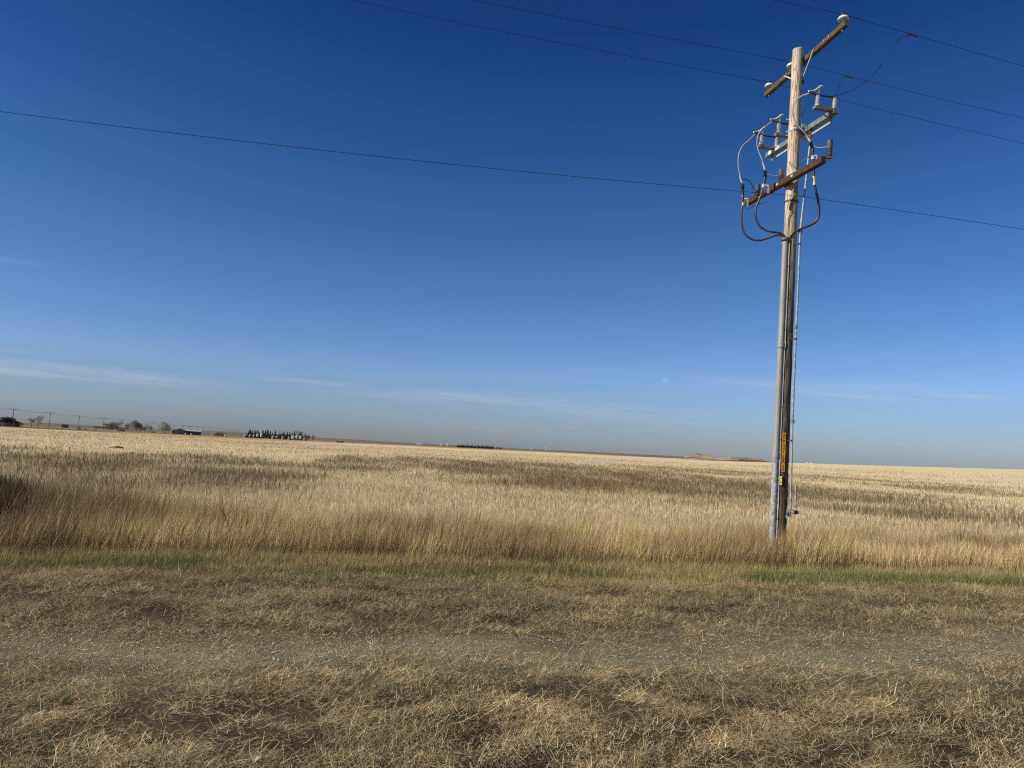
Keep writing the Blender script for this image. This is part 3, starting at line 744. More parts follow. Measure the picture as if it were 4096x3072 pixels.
# grey leads from the switches down to the terminations
LR = pxpath(c2, [(1160, 112), (1075, 165), (1015, 250), (998, 350), (1010, 440), (1060, 545), (1160, 655), (1210, 715), (1256, 795)], .45, oR+.0)
LR = [s1L-TV*.15+AX*.012]+LR
tube('jumper_lead', Mt['lead'], LR, .0115, pole)
LM = pxpath(c2, [(592, 578), (530, 635), (485, 715), (472, 830), (490, 930), (538, 1045), (572, 1150), (590, 1222)], .2, oM)
tube('jumper_lead', Mt['lead'], [s2L-TV*.15+AX*.012]+LM, .0105, pole)
LL = pxpath(c2, [(340, 792), (270, 850), (212, 960), (195, 1080), (200, 1190), (217, 1270), (238, 1370), (254, 1420)], .1, oL)
tube('jumper_lead', Mt['lead'], [s3L-TV*.15+AX*.012]+LL, .0105, pole)
tube('lug', Mt['cream'], pxpath(c2, [(1195, 700), (1225, 745), (1258, 800)], oR+.012), .019, tR)
tube('lug', Mt['bar'], pxpath(c2, [(556, 1110), (574, 1160), (588, 1215)], oM+.005), .017, tM)
tube('lug', Mt['bar'], pxpath(c2, [(222, 1310), (236, 1360), (250, 1410)], oL+.005), .017, tL)
# small leads to arresters
tube('arrester_lead', Mt['lead'], pxpath(c2, [(1312, 862), (1350, 885), (1400, 890), (1495, 877)], oR), .010, tR)
tube('arrester_lead', Mt['lead'], pxpath(c2, [(618, 1285), (690, 1297), (775, 1305)], oM, .0), .009, tM)
tube('arrester_lead', Mt['black'], pxpath(c2, [(246, 1352), (310, 1353), (365, 1390), (400, 1450), (432, 1510)], oL, -.1), .009, tL)
# riser cables
oC = .12
cR = pxpath(c3, [(1565, -145), (1600, 30), (1640, 200), (1664, 400), (1648, 540), (1560, 640), (1400, 712), (1250, 775), (1165, 850), (1120, 930)], oR, oC)
cR = [E(*c2(1296, 1030), oR), E(*c2(1302, 1150), oR), E(*c2(1312, 1290), oR)]+cR
ca = tube('riser_cable', Mt['cable'], cR, .0225, pole); ca['label'] = 'black riser cable with pale yellow band'
tube('yellow_band', Mt['yellow'], pxpath(c2, [(1308, 1312), (1313, 1370), (1319, 1440)], oR), .0245, ca)
cM = pxpath(c3, [(660, 60), (618, 180), (572, 300), (545, 400), (541, 500), (572, 625), (645, 712), (750, 770), (870, 792), (980, 808), (1045, 850), (1085, 930)], oM, oC)
ca = tube('riser_cable', Mt['cable'], cM, .0195, pole); ca['label'] = 'black riser cable with blue band'
tube('blue_band', Mt['blue'], pxpath(c3, [(560, 330), (549, 380), (545, 440)], oM+.005), .0208, ca)
cL = pxpath(c3, [(310, 180), (303, 300), (294, 400), (288, 560), (303, 690), (345, 815), (430, 895), (540, 938), (650, 930), (780, 892), (900, 848), (975, 842), (1030, 880), (1062, 940)], oL, oC)
ca = tube('riser_cable', Mt['cable'], cL, .0195, pole); ca['label'] = 'black riser cable with pink band'
tube('pink_band', Mt['pink'], pxpath(c3, [(291, 500), (288, 560), (294, 632)], oL+.003), .0218, ca)
tube('red_band', Mt['pink'], pxpath(c2, [(261, 1588), (261, 1612)], oL), .026, ca)
# clamp brackets on the arm
for p, q, o in ((c2(1300, 1000), c2(1362, 1010), oR), (c2(570, 1440), c2(645, 1448), oM), (c3(312, 205), c3(405, 198), oL)):
    b = MB().bar(E(*p, o), E(*q, o), .02, .02, AX); t_ = E(*q, o); b.bar(t_, t_-AX*.165, .014, .03, TV); b.build('cable_bracket', Mt['bar'], lower)
for px in (c2(805, 1408), c2(1025, 1280)):
    p = along(lN, lF, lD, *px, -.185)-TV*.055; MB().box(p, TV*.006, NV*.028, AX*.022).build('washer_plate', Mt['bar'], lower)
p1 = E(*c8(510, 310), .16); p2 = E(*c8(690, 590), .20)
MB().bar(p1, p2, .03, .045, cdir).build('brace', Mt['galv'], lower)
MB().bar(E(*c2(1056, 1370), .17), E(*c3(1100, 345), .16), .022, .03, cdir).build('brace', Mt['galv'], lower)
# dark timber gain block and neutral gear behind the arm
pg = axis_at(lower.location.z if False else (lN.z+lF.z)/2)
MB().box(axis_at((lN.z+lF.z)/2)-TV*.12, TV*.018, NV*.07, AX*.075).build('gain_block', Mt['rust'], lower)
# earth wires
g = pole
tube('earth_wire', Mt['black'], pxpath(c8, [(1590, 232), (1480, 340), (1370, 385), (1290, 455), (1200, 505), (1120, 550), (1030, 572), (930, 553), (830, 520), (740, 545), (700, 640)], .16, .14), .006, g, 6)
tube('earth_wire', Mt['black'], pxpath(c8, [(1110, 120), (1040, 160), (960, 215), (880, 270), (800, 345), (735, 410)], .16, .05), .006, g, 6)
tube('earth_wire', Mt['black'], pxpath(c3, [(322, 312), (350, 350), (402, 371), (470, 352), (500, 310), (548, 285)], .02, .1), .006, g, 6)
tube('earth_wire', Mt['black'], pxpath(c3, [(600, 284), (665, 290), (730, 265), (775, 205), (795, 130), (860, 85), (940, 35)], .1, .0), .006, g, 6)
tube('earth_wire', Mt['black'], pxpath(c3, [(1192, 200), (1186, 330), (1172, 440), (1130, 530), (1118, 640), (1112, 880)], .128, .14), .006, g, 6)
tube('earth_wire', Mt['black'], [E(*c1(1300, 1462), .2), E(*c1(1240, 1530), .15), E(*c1(1180, 1620), .05), E(*c2(1120, 430), -.05)], .007, g, 6)
for px in (c2(903, 476), c2(895, 655), c2(905, 710)):
    p = E(*px, .0); MB().ring_path([p, p+rdir*.10], .010, 6).ring_path([p-rdir*.002, p+rdir*.012], .018, 6).build('through_bolt', Mt['bar'], pole)
for px in (c3(988, 918), c3(980, 997), (3105, 1334), (3105, 1352), (3089, 1735), (3089, 1750)):
    p = E(*px, .0); MB().ring_path([p, p+rdir*.09], .007, 6).build('through_bolt', Mt['bar'], pole)
# neutral spool
pn = E(*c3(1284, 160), .02)
MB().lathe(pn-AX*.05, AX, [(.015, 0), (.032, .01), (.036, .03), (.022, .05), (.036, .07), (.032, .09), (.012, .1)], 12).build('neutral_spool', Mt['white_por'], pole, True)
MB().box(E(*c3(1222, 182), .09), rdir*.028, cdir*.01, AX*.055).box(E(*c3(1250, 150), .03), rdir*.05, cdir*.02, AX*.008).box(E(*c3(1262, 200), .03), rdir*.04, cdir*.02, AX*.012).build('spool_bracket', Mt['bar'], pole)
MB().lathe(axis_at(E(*c3(1200, 270), 0).z), AX, [(prad(4.9)+.003, 0), (prad(4.9)+.008, .003), (prad(4.9)+.008, .02), (prad(4.9)+.003, .024)], 20).build('pole_strap', Mt['rust'], pole, True)

# ---- U guard
th = math.radians(34)
gd = (cdir*math.cos(th)-rdir*math.sin(th)).normalized(); gt = (rdir*math.cos(th)+cdir*math.sin(th)).normalized()
def guard(z0, z1, hw, dp, fl, name, mat, collar0=False, top=False):
    prof = []
    zs = [z0, z0+.02, z0+.10, z0+.14, z1] if collar0 else [z0, z1]
    rows = []
    for z in zs:
        grow = .010 if (collar0 and z < z0+.12) else 0.0
        A = axis_at(z); r = prad(z)*.86
        w, d = hw+grow, dp+grow
        pts = [(-w-fl, 0.008), (-w-fl, .013), (-w, .013)]
        for k in range(0, 13):
            a = math.pi*k/12; pts.append((-w*math.cos(a), d-w*.9+w*.9*math.sin(a) if d > w*.9 else d*math.sin(a)))
        pts += [(w, .013), (w+fl, .013), (w+fl, .008)]
        rows.append([A+gd*(r+q)+gt*p for p, q in pts])
    b = MB(); n = len(rows[0])
    vs = [v for r in rows for v in r]; fs = []
    for i in range(len(rows)-1):
        for j in range(n-1): fs.append((i*n+j, i*n+j+1, (i+1)*n+j+1, (i+1)*n+j))
        fs.append((i*n+n-1, i*n, (i+1)*n, (i+1)*n+n-1))
    fs.append(tuple(range(n))[::-1]); fs.append(tuple(range((len(rows)-1)*n, len(rows)*n)))
    b.add(vs, fs); o = b.build(name, mat, pole, True)
    z = z0+.35
    while z < z1-.1:
        A = axis_at(z); p = A+gd*(prad(z)*.86+.013)+gt*(hw+fl*.6); MB().ring_path([p, p+gd*.008], .009, 7).build('screw', Mt['rust'], o); z += .62
    return o
zt = E(3130, 958, .12).z; zc1 = E(3118, 1392, .12).z; zc2 = E(3098, 1832, .12).z; zb = gz-.1
guard(zc1, zt, .056, .092, .026, 'cable_guard', Mt['pvc'], True).__setitem__('label', 'upper grey plastic cable guard')
guard(zc2, zc1-.004, .055, .092, .024, 'cable_guard', Mt['pvc'], True).__setitem__('label', 'middle grey plastic cable guard with collar')
guard(zb, zc2-.006, .060, .095, .028, 'cable_guard', Mt['galv'], False).__setitem__('label', 'galvanised steel cable guard at the foot')
A = axis_at(zt); b = MB().lathe(A+gd*(prad(zt)*.86+.05)-AX*.03, AX, [(.070, 0), (.074, .004), (.074, .05), (.068, .055)], 18); b.build('guard_cap', Mt['arrester'], pole, True)

# ---- operating rod
rp = [(3239, 586), (3220, 757), (3201, 925), (3193, 1125), (3181, 1400), (3169, 1700), (3163, 1990), (3162, 2040)]
ro = .10
rod = tube('operating_rod', Mt['galv'], [E(x, y, ro) for x, y in rp], .0195, pole, 12)
for (x, y) in ((3202, 930), (3183, 1308), (3170, 1686)):
    p = E(x, y, ro); b = MB().ring_path([p-AX*.03, p+AX*.04], .027, 10)
    b.ring_path([p-rdir*.05+AX*.02, p+rdir*.04+AX*.02], .008, 6).ring_path([p-rdir*.04-AX*.015, p+rdir*.05-AX*.015], .008, 6)
    b.build('coupling', Mt['galv_dull'], rod)
for (x0, x1, y) in ((3178, 3205, 976), (3163, 3190, 1356), (3147, 3172, 1762)):
    b = MB().bar(E(x0-4, y, ro), E(x1, y, ro), .03, .014); q = E(x0, y-9, ro); b.bar(q+AX*.07, q-AX*.06, .012, .03, cdir); b.ring_path([E(x1-9, y, ro)-AX*.008, E(x1-9, y, ro)+AX*.012], .03, 10)
    b.build('rod_guide', Mt['rust'], pole)
b = MB().ring_path([E(3244, 515, ro), E(3243, 545, ro), E(3241, 590, ro)], [.02, .03, .022], 8).box(E(3243, 530, ro), rdir*.04, cdir*.03, AX*.02).box(E(3244, 562, ro), rdir*.028, cdir*.03, AX*.028)
b.build('crank_linkage', Mt['rust'], rod)
# handle at the foot
hb = MB().box(E(3147, 2056, ro), rdir*.012, cdir*.05, AX*.09).bar(E(3144, 2040, ro), E(3190, 2043, ro), .05, .016).bar(E(3148, 2052, ro), E(3189, 2055, ro), .04, .02)
hb.box(E(3176, 2055, ro), rdir*.04, cdir*.03, AX*.012)
hb.ring_path([E(3160, 2046, ro), E(3160, 2068, ro)], [.026, .022], 10).ring_path([E(3150, 2060, ro), E(3160, 2062, ro)], .028, 8)
hb.ring_path(smooth_path([E(3143, 2062, ro), E(3145, 2070, ro), E(3148, 2077, ro)], 3), .012, 6)
hb.build('handle_bracket', Mt['galv_dull'], pole)
tube('handle', Mt['galv'], [E(3183, 1942, ro+.02), E(3181, 2042, ro+.02)], .0175, pole, 12)
MB().box(E(3180, 2048, ro+.02), rdir*.022, cdir*.022, AX*.03).box(E(3190, 2050, ro), rdir*.022, cdir*.03, AX*.022).build('padlock_hasp', Mt['tagblk'], pole)

# ---- plates
def plate_frame(px, py):
    z = E(px, py, .13).z; A = axis_at(z); p = E(px, py, .0); off = (p-A).dot(rdir); r = prad(z)
    dpt = math.sqrt(max(r*r-off*off, 0))+.012
    return E(px, py, dpt)
pa, pb = plate_frame(3137, 1731), plate_frame(3131.5, 1888)
up_ = (pa-pb).normalized(); nrm = (cdir*.97+rdir*.22); nrm = (nrm-up_*nrm.dot(up_)).normalized(); sd_ = up_.cross(nrm).normalized()
pw = .030
sign = MB().box((pa+pb)/2, up_*((pa-pb).length/2), sd_*pw, nrm*.0015).build('number_plate', Mt['orange'], pole, label='orange pole number plate with black vertical letters')
HS = (pa-pb).length
def text_mesh(txt, size, center, up, right, nrm, mat, parent, name):
    cu = bpy.data.curves.new('lettering', 'FONT'); cu.body = txt; cu.size = size; cu.align_x = 'CENTER'; cu.align_y = 'CENTER'; cu.extrude = .0006; cu.offset = size*.022
    o = bpy.data.objects.new(name, cu); COL.objects.link(o); bpy.context.view_layer.update()
    dg = bpy.context.evaluated_depsgraph_get(); me = bpy.data.meshes.new_from_object(o.evaluated_get(dg)); bpy.data.objects.remove(o)
    M_ = Matrix((right, up, nrm)).transposed().to_4x4(); M_.translation = center-root_loc(parent); me.transform(M_)
    me.materials.clear(); me.materials.append(mat); o = bpy.data.objects.new(name, me); COL.objects.link(o); o.parent = parent; return o
# letter rows: photograph y of each character's middle
letters = [('A', 500), ('P', 565), ('K', 634), ('5', 728), ('4', 797), ('1', 868), ('L', 957), ('B', 1024), ('R', 1090), ('2', 1203), ('0', 1274)]
for ch, yy in letters:
    t = (yy-443)/(1320-443); c = pa.lerp(pb, t)
    text_mesh(ch, .068, c+nrm*.0022, up_, sd_, nrm, Mt['tagblk'], sign, 'letter')
qa, qb = plate_frame(3124.5, 1904), plate_frame(3123, 1941)
up2 = (qa-qb).normalized(); n2 = (cdir*.98-rdir*.1); n2 = (n2-up2*n2.dot(up2)).normalized(); s2_ = up2.cross(n2).normalized()
qc = (qa+qb)/2; hh = (qa-qb).length/2
tg = MB().box(qc, up2*hh, s2_*.030, n2*.002).box(qc, up2*(hh+.008), s2_*.022, n2*.0015).build('small_tag', Mt['tagblk'], pole, label='small black tag with yellow cells')
for (a_, b_) in ((.06, .24), (.31, .68), (.76, .97)):
    c_ = qa.lerp(qb, (a_+b_)/2); MB().box(c_+n2*.003-s2_*.004, up2*(hh*(b_-a_)), s2_*.019, n2*.001).build('yellow_cell', Mt['tagyel'], tg)
for k, (ch, t) in enumerate((('1', .40), ('7', .50), ('2', .60), ('4', .86))):
    text_mesh(ch, .018, qa.lerp(qb, t)+n2*.0046-s2_*.004, up2, s2_, n2, Mt['tagblk'], tg, 'digit')

# ------------------------------------------------------------------ overhead wires
AW = math.radians(13.0); WT = Vector((math.cos(AW), math.sin(AW), 0))
def c9(x, y): return 3296+x/2.765, y/2.765
def near_wire_point(p0, px):
    r = ray(*px); n_ = Vector((-WT.y, WT.x, 0)); kk = (p0-E0).dot(n_)/r.dot(n_); return E0+r*kk
WIRE_AT = []
def wire(p, left, right, label, r=.0042, rag=0):
    """left/right: photograph pixels the wire passes on each side of its support p"""
    fit = []
    for pts in (left, right):
        A_ = []; B_ = []
        for px in pts:
            q = near_wire_point(p, px); a = abs((q-p).dot(WT)); A_.append([-a, a*a]); B_.append(q.z-p.z)
        A_.append([0, 8]); B_.append(8*.0005)                     # keep the span's curvature sensible
        fit.append(np.linalg.lstsq(np.array(A_), np.array(B_), rcond=None)[0])
    def at(s_):
        k, c = fit[0] if s_ < 0 else fit[1]; a = abs(s_); return p+WT*s_+Vector((0, 0, -k*a+c*a*a))
    ss = list(np.linspace(-60, -2, 60))+list(np.linspace(-1.5, 1.5, 13))+list(np.linspace(2, 60, 60))
    b = MB().ring_path([at(v) for v in ss], r, 6)
    if rag:   # hand-tied armour rods beside the insulator
        for sg in (-1, 1):
            b.ring_path([at(sg*t) for t in np.linspace(.03, .42, 22)], [r*1.5*(1+.3*math.sin(i*2.1)) for i in range(22)], 6)
    print('wire', [list(np.round(f, 5)) for f in fit])
    o = b.build('overhead_wire', Mt['wire'], None, True); WIRE_AT.append(at)
    return tag(o, label, 'wire', 'overhead wires on the near pole')
W1 = wire(ins_tops[0], [(3096, 0), (3200, 22), (3296, 43)], [(3650, 142), (3800, 182), (3950, 222), (4096, 266)], 'topmost overhead wire, over the near-end insulator of the upper crossarm', rag=1)
W2 = wire(ins_tops[1], [(1895, 0), (2300, 83), (2700, 156), (3000, 219)], [(3392, 308), (3600, 358), (3850, 416), (4096, 473)], 'overhead wire over the middle insulator beside the pole top', rag=1)
W3 = wire(ins_tops[2], [(1395, 0), (1850, 90), (2300, 184), (2700, 262), (3000, 318)], [(3338, 400), (3700, 478), (4096, 575)], 'overhead wire over the far-end insulator of the upper crossarm', rag=1)
W4 = wire(E(*c3(1300, 152), .02), [(0, 448), (610, 520), (1500, 622), (2180, 700), (3000, 766)], [(3296, 799), (3700, 856), (4096, 919)], 'lowest overhead wire, passing the white spool at mid pole')
def d_of(p): return (p-E0).dot(FWD)/FWD.length_squared
def lerp_path(f, pts, P0, P1):
    d0, d1 = d_of(P0), d_of(P1); n = len(pts)-1
    return smooth_path([E0+ray(*f(*p))*(d0+(d1-d0)*i/n) for i, p in enumerate(pts)], 5)
T1 = WIRE_AT[0]((near_wire_point(ins_tops[0], c9(975, 400))-ins_tops[0]).dot(WT)); T2 = WIRE_AT[1]((near_wire_point(ins_tops[1], c9(268, 854))-ins_tops[1]).dot(WT))
j = tube('tap_lead', Mt['wire'], [T1]+lerp_path(c9, [(940, 397), (880, 402), (820, 440), (760, 512), (700, 610), (640, 705), (560, 810), (480, 890), (390, 955), (300, 1005), (215, 1036), (130, 1058), (80, 1066)], T1, s1R+TV*.05), .0062, pole, 6)
tube('tap_lead', Mt['wire'], [T2]+lerp_path(c9, [(240, 852), (200, 878), (170, 930), (155, 985), (135, 1045)], T2, s1R+TV*.1), .0062, pole, 6)
for T, w_ in ((T1, W1), (T2, W2)):
    MB().ring_path([T-WT*.12, T+WT*.0, T+WT*.10-Vector((0, 0, .02))], [.010, .014, .016], 8).build('tap_clamp', Mt['rust'], j)
print('pole done', PG, 'len', (PT-PG).length)

# ------------------------------------------------------------------ far things
ORD = ['first', 'second', 'third', 'fourth', 'fifth', 'sixth', 'seventh', 'eighth', 'ninth', 'tenth', 'eleventh', 'twelfth', 'thirteenth', 'fourteenth', 'fifteenth', 'sixteenth', 'seventeenth', 'eighteenth', 'nineteenth', 'twentieth', 'twenty-first', 'twenty-second', 'twenty-third', 'twenty-fourth', 'twenty-fifth', 'twenty-sixth', 'twenty-seventh', 'twenty-eighth', 'twenty-ninth', 'thirtieth']
def spot(px, py, D=None):
    """ground point seen at a pixel (or below it at distance D); also metres per photo pixel there"""
    r = ray(px, py); h = math.hypot(r.x, r.y)
    if D is None:
        d = np.geomspace(40, 6000, 2500); x = r.x/h*d; y = r.y/h*d; zr = EYE+r.z/h*d; g = terrain(x, y, False)
        k = np.nonzero(zr <= g)[0]; D = float(d[k[0]]) if len(k) else 900.0
    x, y = r.x/h*D, r.y/h*D
    return Vector((x, y, float(terrain(x, y, False)))), D/h/FPX, D
def right_of(P):
    v = Vector((P.y, -P.x, 0)); return v.normalized()

Mt['bark'] = mat_noise('grey_brown_bark', (.075, .06, .05), (.16, .135, .11), 3, .9)
Mt['twig'] = mat_noise('bare_twigs', (.22, .185, .15), (.34, .30, .25), .8, .9)
Mt['twig_red'] = mat_noise('dark_red_brown_twigs', (.055, .036, .031), (.12, .08, .066), .8, .9)
Mt['spruce'] = mat_noise('dark_spruce_needles', (.014, .020, .014), (.045, .052, .038), .9, .9)
Mt['bin'] = mat_noise('corrugated_bin_steel', (.16, .185, .18), (.27, .30, .29), 1.2, .6, .0, stretch=(1, 1, 6))
Mt['bin_roof'] = mat_noise('bin_roof_steel', (.24, .27, .26), (.34, .37, .36), 1.2, .6, .0)
Mt['bin_bright'] = mat_noise('bright_bin_steel', (.30, .34, .32), (.48, .52, .49), 1.2, .5, .0, stretch=(1, 1, 6))
Mt['farpole'] = mat_noise('far_pole_wood', (.10, .075, .055), (.17, .13, .10), 2, .9)
Mt['whitemetal'] = mat_noise('white_painted_sheet', (.40, .41, .42), (.50, .51, .52), 1, .5)
Mt['bluewall'] = mat_noise('grey_blue_sheet_wall', (.17, .145, .115), (.24, .21, .17), .6, .6)
Mt['greyroof'] = mat_noise('brown_grey_roof', (.12, .105, .09), (.17, .15, .13), .6, .8)
Mt['bluepanel'] = mat_noise('dark_blue_panel', (.025, .036, .052), (.04, .055, .075), .6, .5)
Mt['glass'] = mat_noise('dark_glass', (.02, .025, .03), (.04, .05, .06), 1, .15, spec=.8)
Mt['tyre'] = Mt['black']; Mt['brush'] = mat_noise('russet_brush', (.13, .075, .04), (.27, .17, .10), .8, .9)

def bare_tree(P, H, Wd, seed, label, group=None, name='bare_tree', mats=('bark', 'twig'), dense=1.0, stems=1, cat='tree', trunk_r=None):
    rnd = random.Random(seed); root = empty(name, P, label, cat, group)
    tb = MB(); cb = MB(); R = trunk_r or H*.022; hw = Wd/2
    def grow(p, d, l, r, depth):
        q = p+d*l
        (tb if depth == 0 else cb).ring_path([p, q], [r, r*.7], 5 if depth < 2 else 3, cap=False)
        if depth >= 6: return
        n = (3 if depth else 4)+(1 if rnd.random() < .35*dense else 0)
        for i in range(n):
            nd = d+Vector((rnd.gauss(0, .62), rnd.gauss(0, .62), rnd.gauss(.10, .28)))*(1.0 if depth else .8); nd.normalize()
            st = p.lerp(q, rnd.uniform(.45 if depth else .15, 1.0)); nl = l*rnd.uniform(.60, .84)
            e = st+nd*nl
            off = e-P; lim = hw*math.sqrt(max(.05, 1-((off.z/H-.6)/.6)**2))
            hz = math.hypot(off.x, off.y)
            if hz > lim or off.z > H: nl *= .45
            grow(st, nd, nl, max(r*.54, .012), depth+1)
    for k in range(stems):
        b = P+Vector((rnd.uniform(-1, 1)*hw*.55, rnd.uniform(-1, 1)*hw*.3, -.1)) if stems > 1 else P+Vector((0, 0, -.1))
        grow(b, Vector((rnd.gauss(0, .08), rnd.gauss(0, .08), 1)).normalized(), H*.36, R*(.6 if stems > 1 else 1), 0)
    tb.build('trunk', Mt[mats[0]], root); cb.build('crown', Mt[mats[1]], root); return root
def shrub(P, H, Wd, seed, label, mat='twig_red', group=None, name='bush', n=420):
    rnd = random.Random(seed); root = empty(name, P, label, 'bush', group); sb = MB(); cb = MB()
    for i in range(7):
        a = rnd.uniform(0, 6.28); sb.ring_path([P+Vector((rnd.uniform(-.3, .3)*Wd, rnd.uniform(-.2, .2)*Wd, -.1)), P+Vector((math.cos(a)*Wd*.35, math.sin(a)*Wd*.3, H*.7))], [.06, .03], 4)
    for i in range(n):
        a = rnd.uniform(0, 6.28); rr = math.sqrt(rnd.random()); u = rnd.random()
        top = H*math.sqrt(max(0, 1-(rr*.96)**2))*rnd.uniform(.75, 1.05)
        p = P+Vector((math.cos(a)*rr*Wd/2, math.sin(a)*rr*Wd*.35, top*u)); d = Vector((rnd.gauss(0, .6), rnd.gauss(0, .6), 1)).normalized()*H*.22
        s = Vector((rnd.gauss(0, 1), rnd.gauss(0, 1), 0)).normalized()*H*.035
        cb.add([p-s, p+s, p+d], [(0, 1, 2)])
    sb.build('stem', Mt[mat], root); cb.build('foliage', Mt[mat], root); return root
def spruce(P, H, Wd, seed, label, group):
    rnd = random.Random(seed); root = empty('spruce_tree', P, label, 'tree', group)
    MB().ring_path([P-Vector((0, 0, .2)), P+Vector((0, 0, H*.95))], [H*.022, .02], 6).build('trunk', Mt['bark'], root)
    cb = MB()
    for i in range(520):
        u = rnd.random()**1.25; z = H*(.05+.95*u); r = Wd*.68*(1-u)**.75*rnd.uniform(.7, 1.15)+.1; a = rnd.uniform(0, 6.28)
        o = Vector((math.cos(a), math.sin(a), 0)); s = Vector((-o.y, o.x, 0))*(.12*Wd*(1-u*.6))*rnd.uniform(.6, 1.2)
        p = P+Vector((0, 0, z)); q = p+o*r-Vector((0, 0, r*rnd.uniform(.15, .5)))
        cb.add([p+Vector((0, 0, H*.03)), q-s, q+o*r*.12-Vector((0, 0, H*.02)), q+s], [(0, 1, 2), (0, 2, 3)])
    cb.build('crown', Mt['spruce'], root); return root

# --- distant power line
tops = [(54.6, 1635, 470), (201.6, 1649.7, 520), (317.7, 1662.4, 590), (416, 1672.4, 650), (492, 1678, 670), (608, 1690.5, 790), (696, 1700.5, 930), (733, 1701.4, 880), (762.4, 1704.5, 930), (791, 1706, 920), (815, 1709, 960), (836.7, 1708, 900), (856, 1715.5, 1180), (872.5, 1715.5, 1130), (890, 1716, 1100), (906, 1719.5, 1250), (919.7, 1721.6, 1300), (935, 1720, 1200), (946, 1718, 1100), (955.7, 1723.7, 1350), (963, 1726, 1450)]
tp = []
LD = None
for i, (x, y, D) in enumerate(tops):
    r = ray(x, y); h = math.hypot(r.x, r.y); T = E0+r*(D/h); g = float(terrain(T.x, T.y, False)); P = Vector((T.x, T.y, g))
    o = empty('far_power_pole', P, 'distant wooden power pole with a single crossarm, %s from the left in the far line' % ORD[i] if i < len(ORD) else '', 'power pole', 'poles of the distant power line')
    rt = right_of(P)
    MB().ring_path([P-Vector((0, 0, .4)), T+rt*.12], [.19, .13], 7).build('shaft', Mt['farpole'], o)
    ca_ = T-Vector((0, 0, .35)); cw = 12.2*(D/h/FPX) if i < 6 else 7.5*(D/h/FPX)
    cr_ = MB().bar(ca_-rt*cw, ca_+rt*cw, .16, .16).build('crossarm', Mt['farpole'], o)
    for s_ in (-.95, 0, .95):
        MB().lathe(ca_+rt*cw*s_+Vector((0, 0, .1 if s_ else .4)), (0, 0, 1), [(.05, 0), (.12, .1), (.05, .28)], 6).build('insulator', Mt['farpole'], cr_)
    tp.append((ca_-rt*cw*.95+Vector((0, 0, .3)), ca_+rt*cw*.95+Vector((0, 0, .3))))
for k, nm in ((0, 'left'), (1, 'right')):
    P_ = [a[k] for a in tp]; first = P_[0]+(P_[0]-P_[1]).normalized()*80
    P_ = [first]+P_; pts = []
    for a, b_ in zip(P_[:-1], P_[1:]):
        L_ = (b_-a).length; sg = min(1.6, L_*.016)
        for q in range(8): t = q/8; pts.append(a.lerp(b_, t)-Vector((0, 0, sg*4*t*(1-t))))
    pts.append(P_[-1])
    tag(MB().ring_path(pts, .035, 4).build('far_overhead_wire', Mt['wire']), 'sagging wire strung along the %s crossarm tips of the distant pole line' % nm, 'wire', 'wires of the distant power line')

# --- trees and things along the far road on the left
def T_(px, ytop, ybase, wpx, seed, label, D=None, **k):
    P, m, d = spot(px, ybase, D); return bare_tree(P, (ybase-ytop)*m*1.06, wpx*m*1.3, seed, label, **k)
T_(152, 1655, 1707, 92, 11, 'wide bare tree with dark forked trunk standing beside the second far pole', 450, dense=1.3)
T_(126, 1666, 1706, 34, 12, 'slim pale bare tree touching the wide forked tree on its left side', 470)
T_(81, 1688, 1709, 22, 13, 'tiny bare sapling right of the dark leftmost thicket', 460)
for i, (px, yt, w_) in enumerate(((8, 1665, 44), (38, 1663, 40), (62, 1676, 30))):
    P, m, d = spot(px, 1707, 455)
    bare_tree(P, (1707-yt)*m, w_*m, 20+i, ('dark red-brown bare tree at the very left edge of the view', 'dark red-brown bare tree just left of the first far pole', 'low dark red-brown bare tree just right of the first far pole')[i], 'dark trees at the left edge', mats=('twig_red', 'twig_red'), dense=1.5, stems=3)
    shrub(P+Vector((0, 1, 0)), 17*m, w_*m*.95, 30+i, ('dark bush filling the left edge under the dark trees', 'dark bush around the foot of the first far pole', 'dark bush right of the first far pole')[i], group='dark bushes at the left edge', n=330)
for i, (px, yt, w_, st, lb) in enumerate(((430, 1692, 30, 3, 'low bare scrub tree just right of the fourth far pole'), (452, 1684, 30, 3, 'bushy bare tree left of the tall leaning bare tree'), (470, 1674, 30, 1, 'tall bare tree with dark leaning trunk beside the fifth far pole'),
        (515, 1685, 26, 2, 'bare tree at the left end of the pale tree cluster'), (532, 1676, 30, 3, 'tall pale bare tree in the middle of the cluster'), (550, 1678, 26, 3, 'tall pale bare tree at the right of the tall cluster'), (572, 1696, 26, 2, 'lower bare tree joining the tall cluster'), (588, 1693, 30, 2, 'rounded low bare tree left of the sixth far pole'),
        (650, 1680, 46, 2, 'rounded pale bare tree standing alone before the barn'), (668, 1700, 30, 3, 'brown bare bushy tree at the right foot of the rounded tree'))):
    D = (640, 640, 640, 640, 650, 650, 700, 700, 560, 570)[i]
    T_(px, yt, 1727 if i < 8 else 1734, w_, 40+i, lb, D, stems=st, dense=1.2, group='bare trees along the far road')
for i, (px, py, h, w_, lb) in enumerate(((316, 1711, 16, 16, 'small bare bush at the foot of the third far pole'), (342, 1714, 6, 20, 'low dark bush right of the third far pole'), (383, 1714, 6, 12, 'low dark bush between the third and fourth far poles'))):
    P, m, d = spot(px, py, 560); shrub(P, h*m, w_*m, 60+i, lb, 'twig' if i == 0 else 'twig_red', 'small bushes along the far road', n=200)
P, m, d = spot(877, 1741, 820); shrub(P, 17*m, 42*m, 66, 'wide reddish brown bush right of the barn, with a white ball beside it', 'twig_red', n=600)
T_(894, 1717, 1738, 20, 67, 'small bare tree rising out of the wide reddish bush', 860)
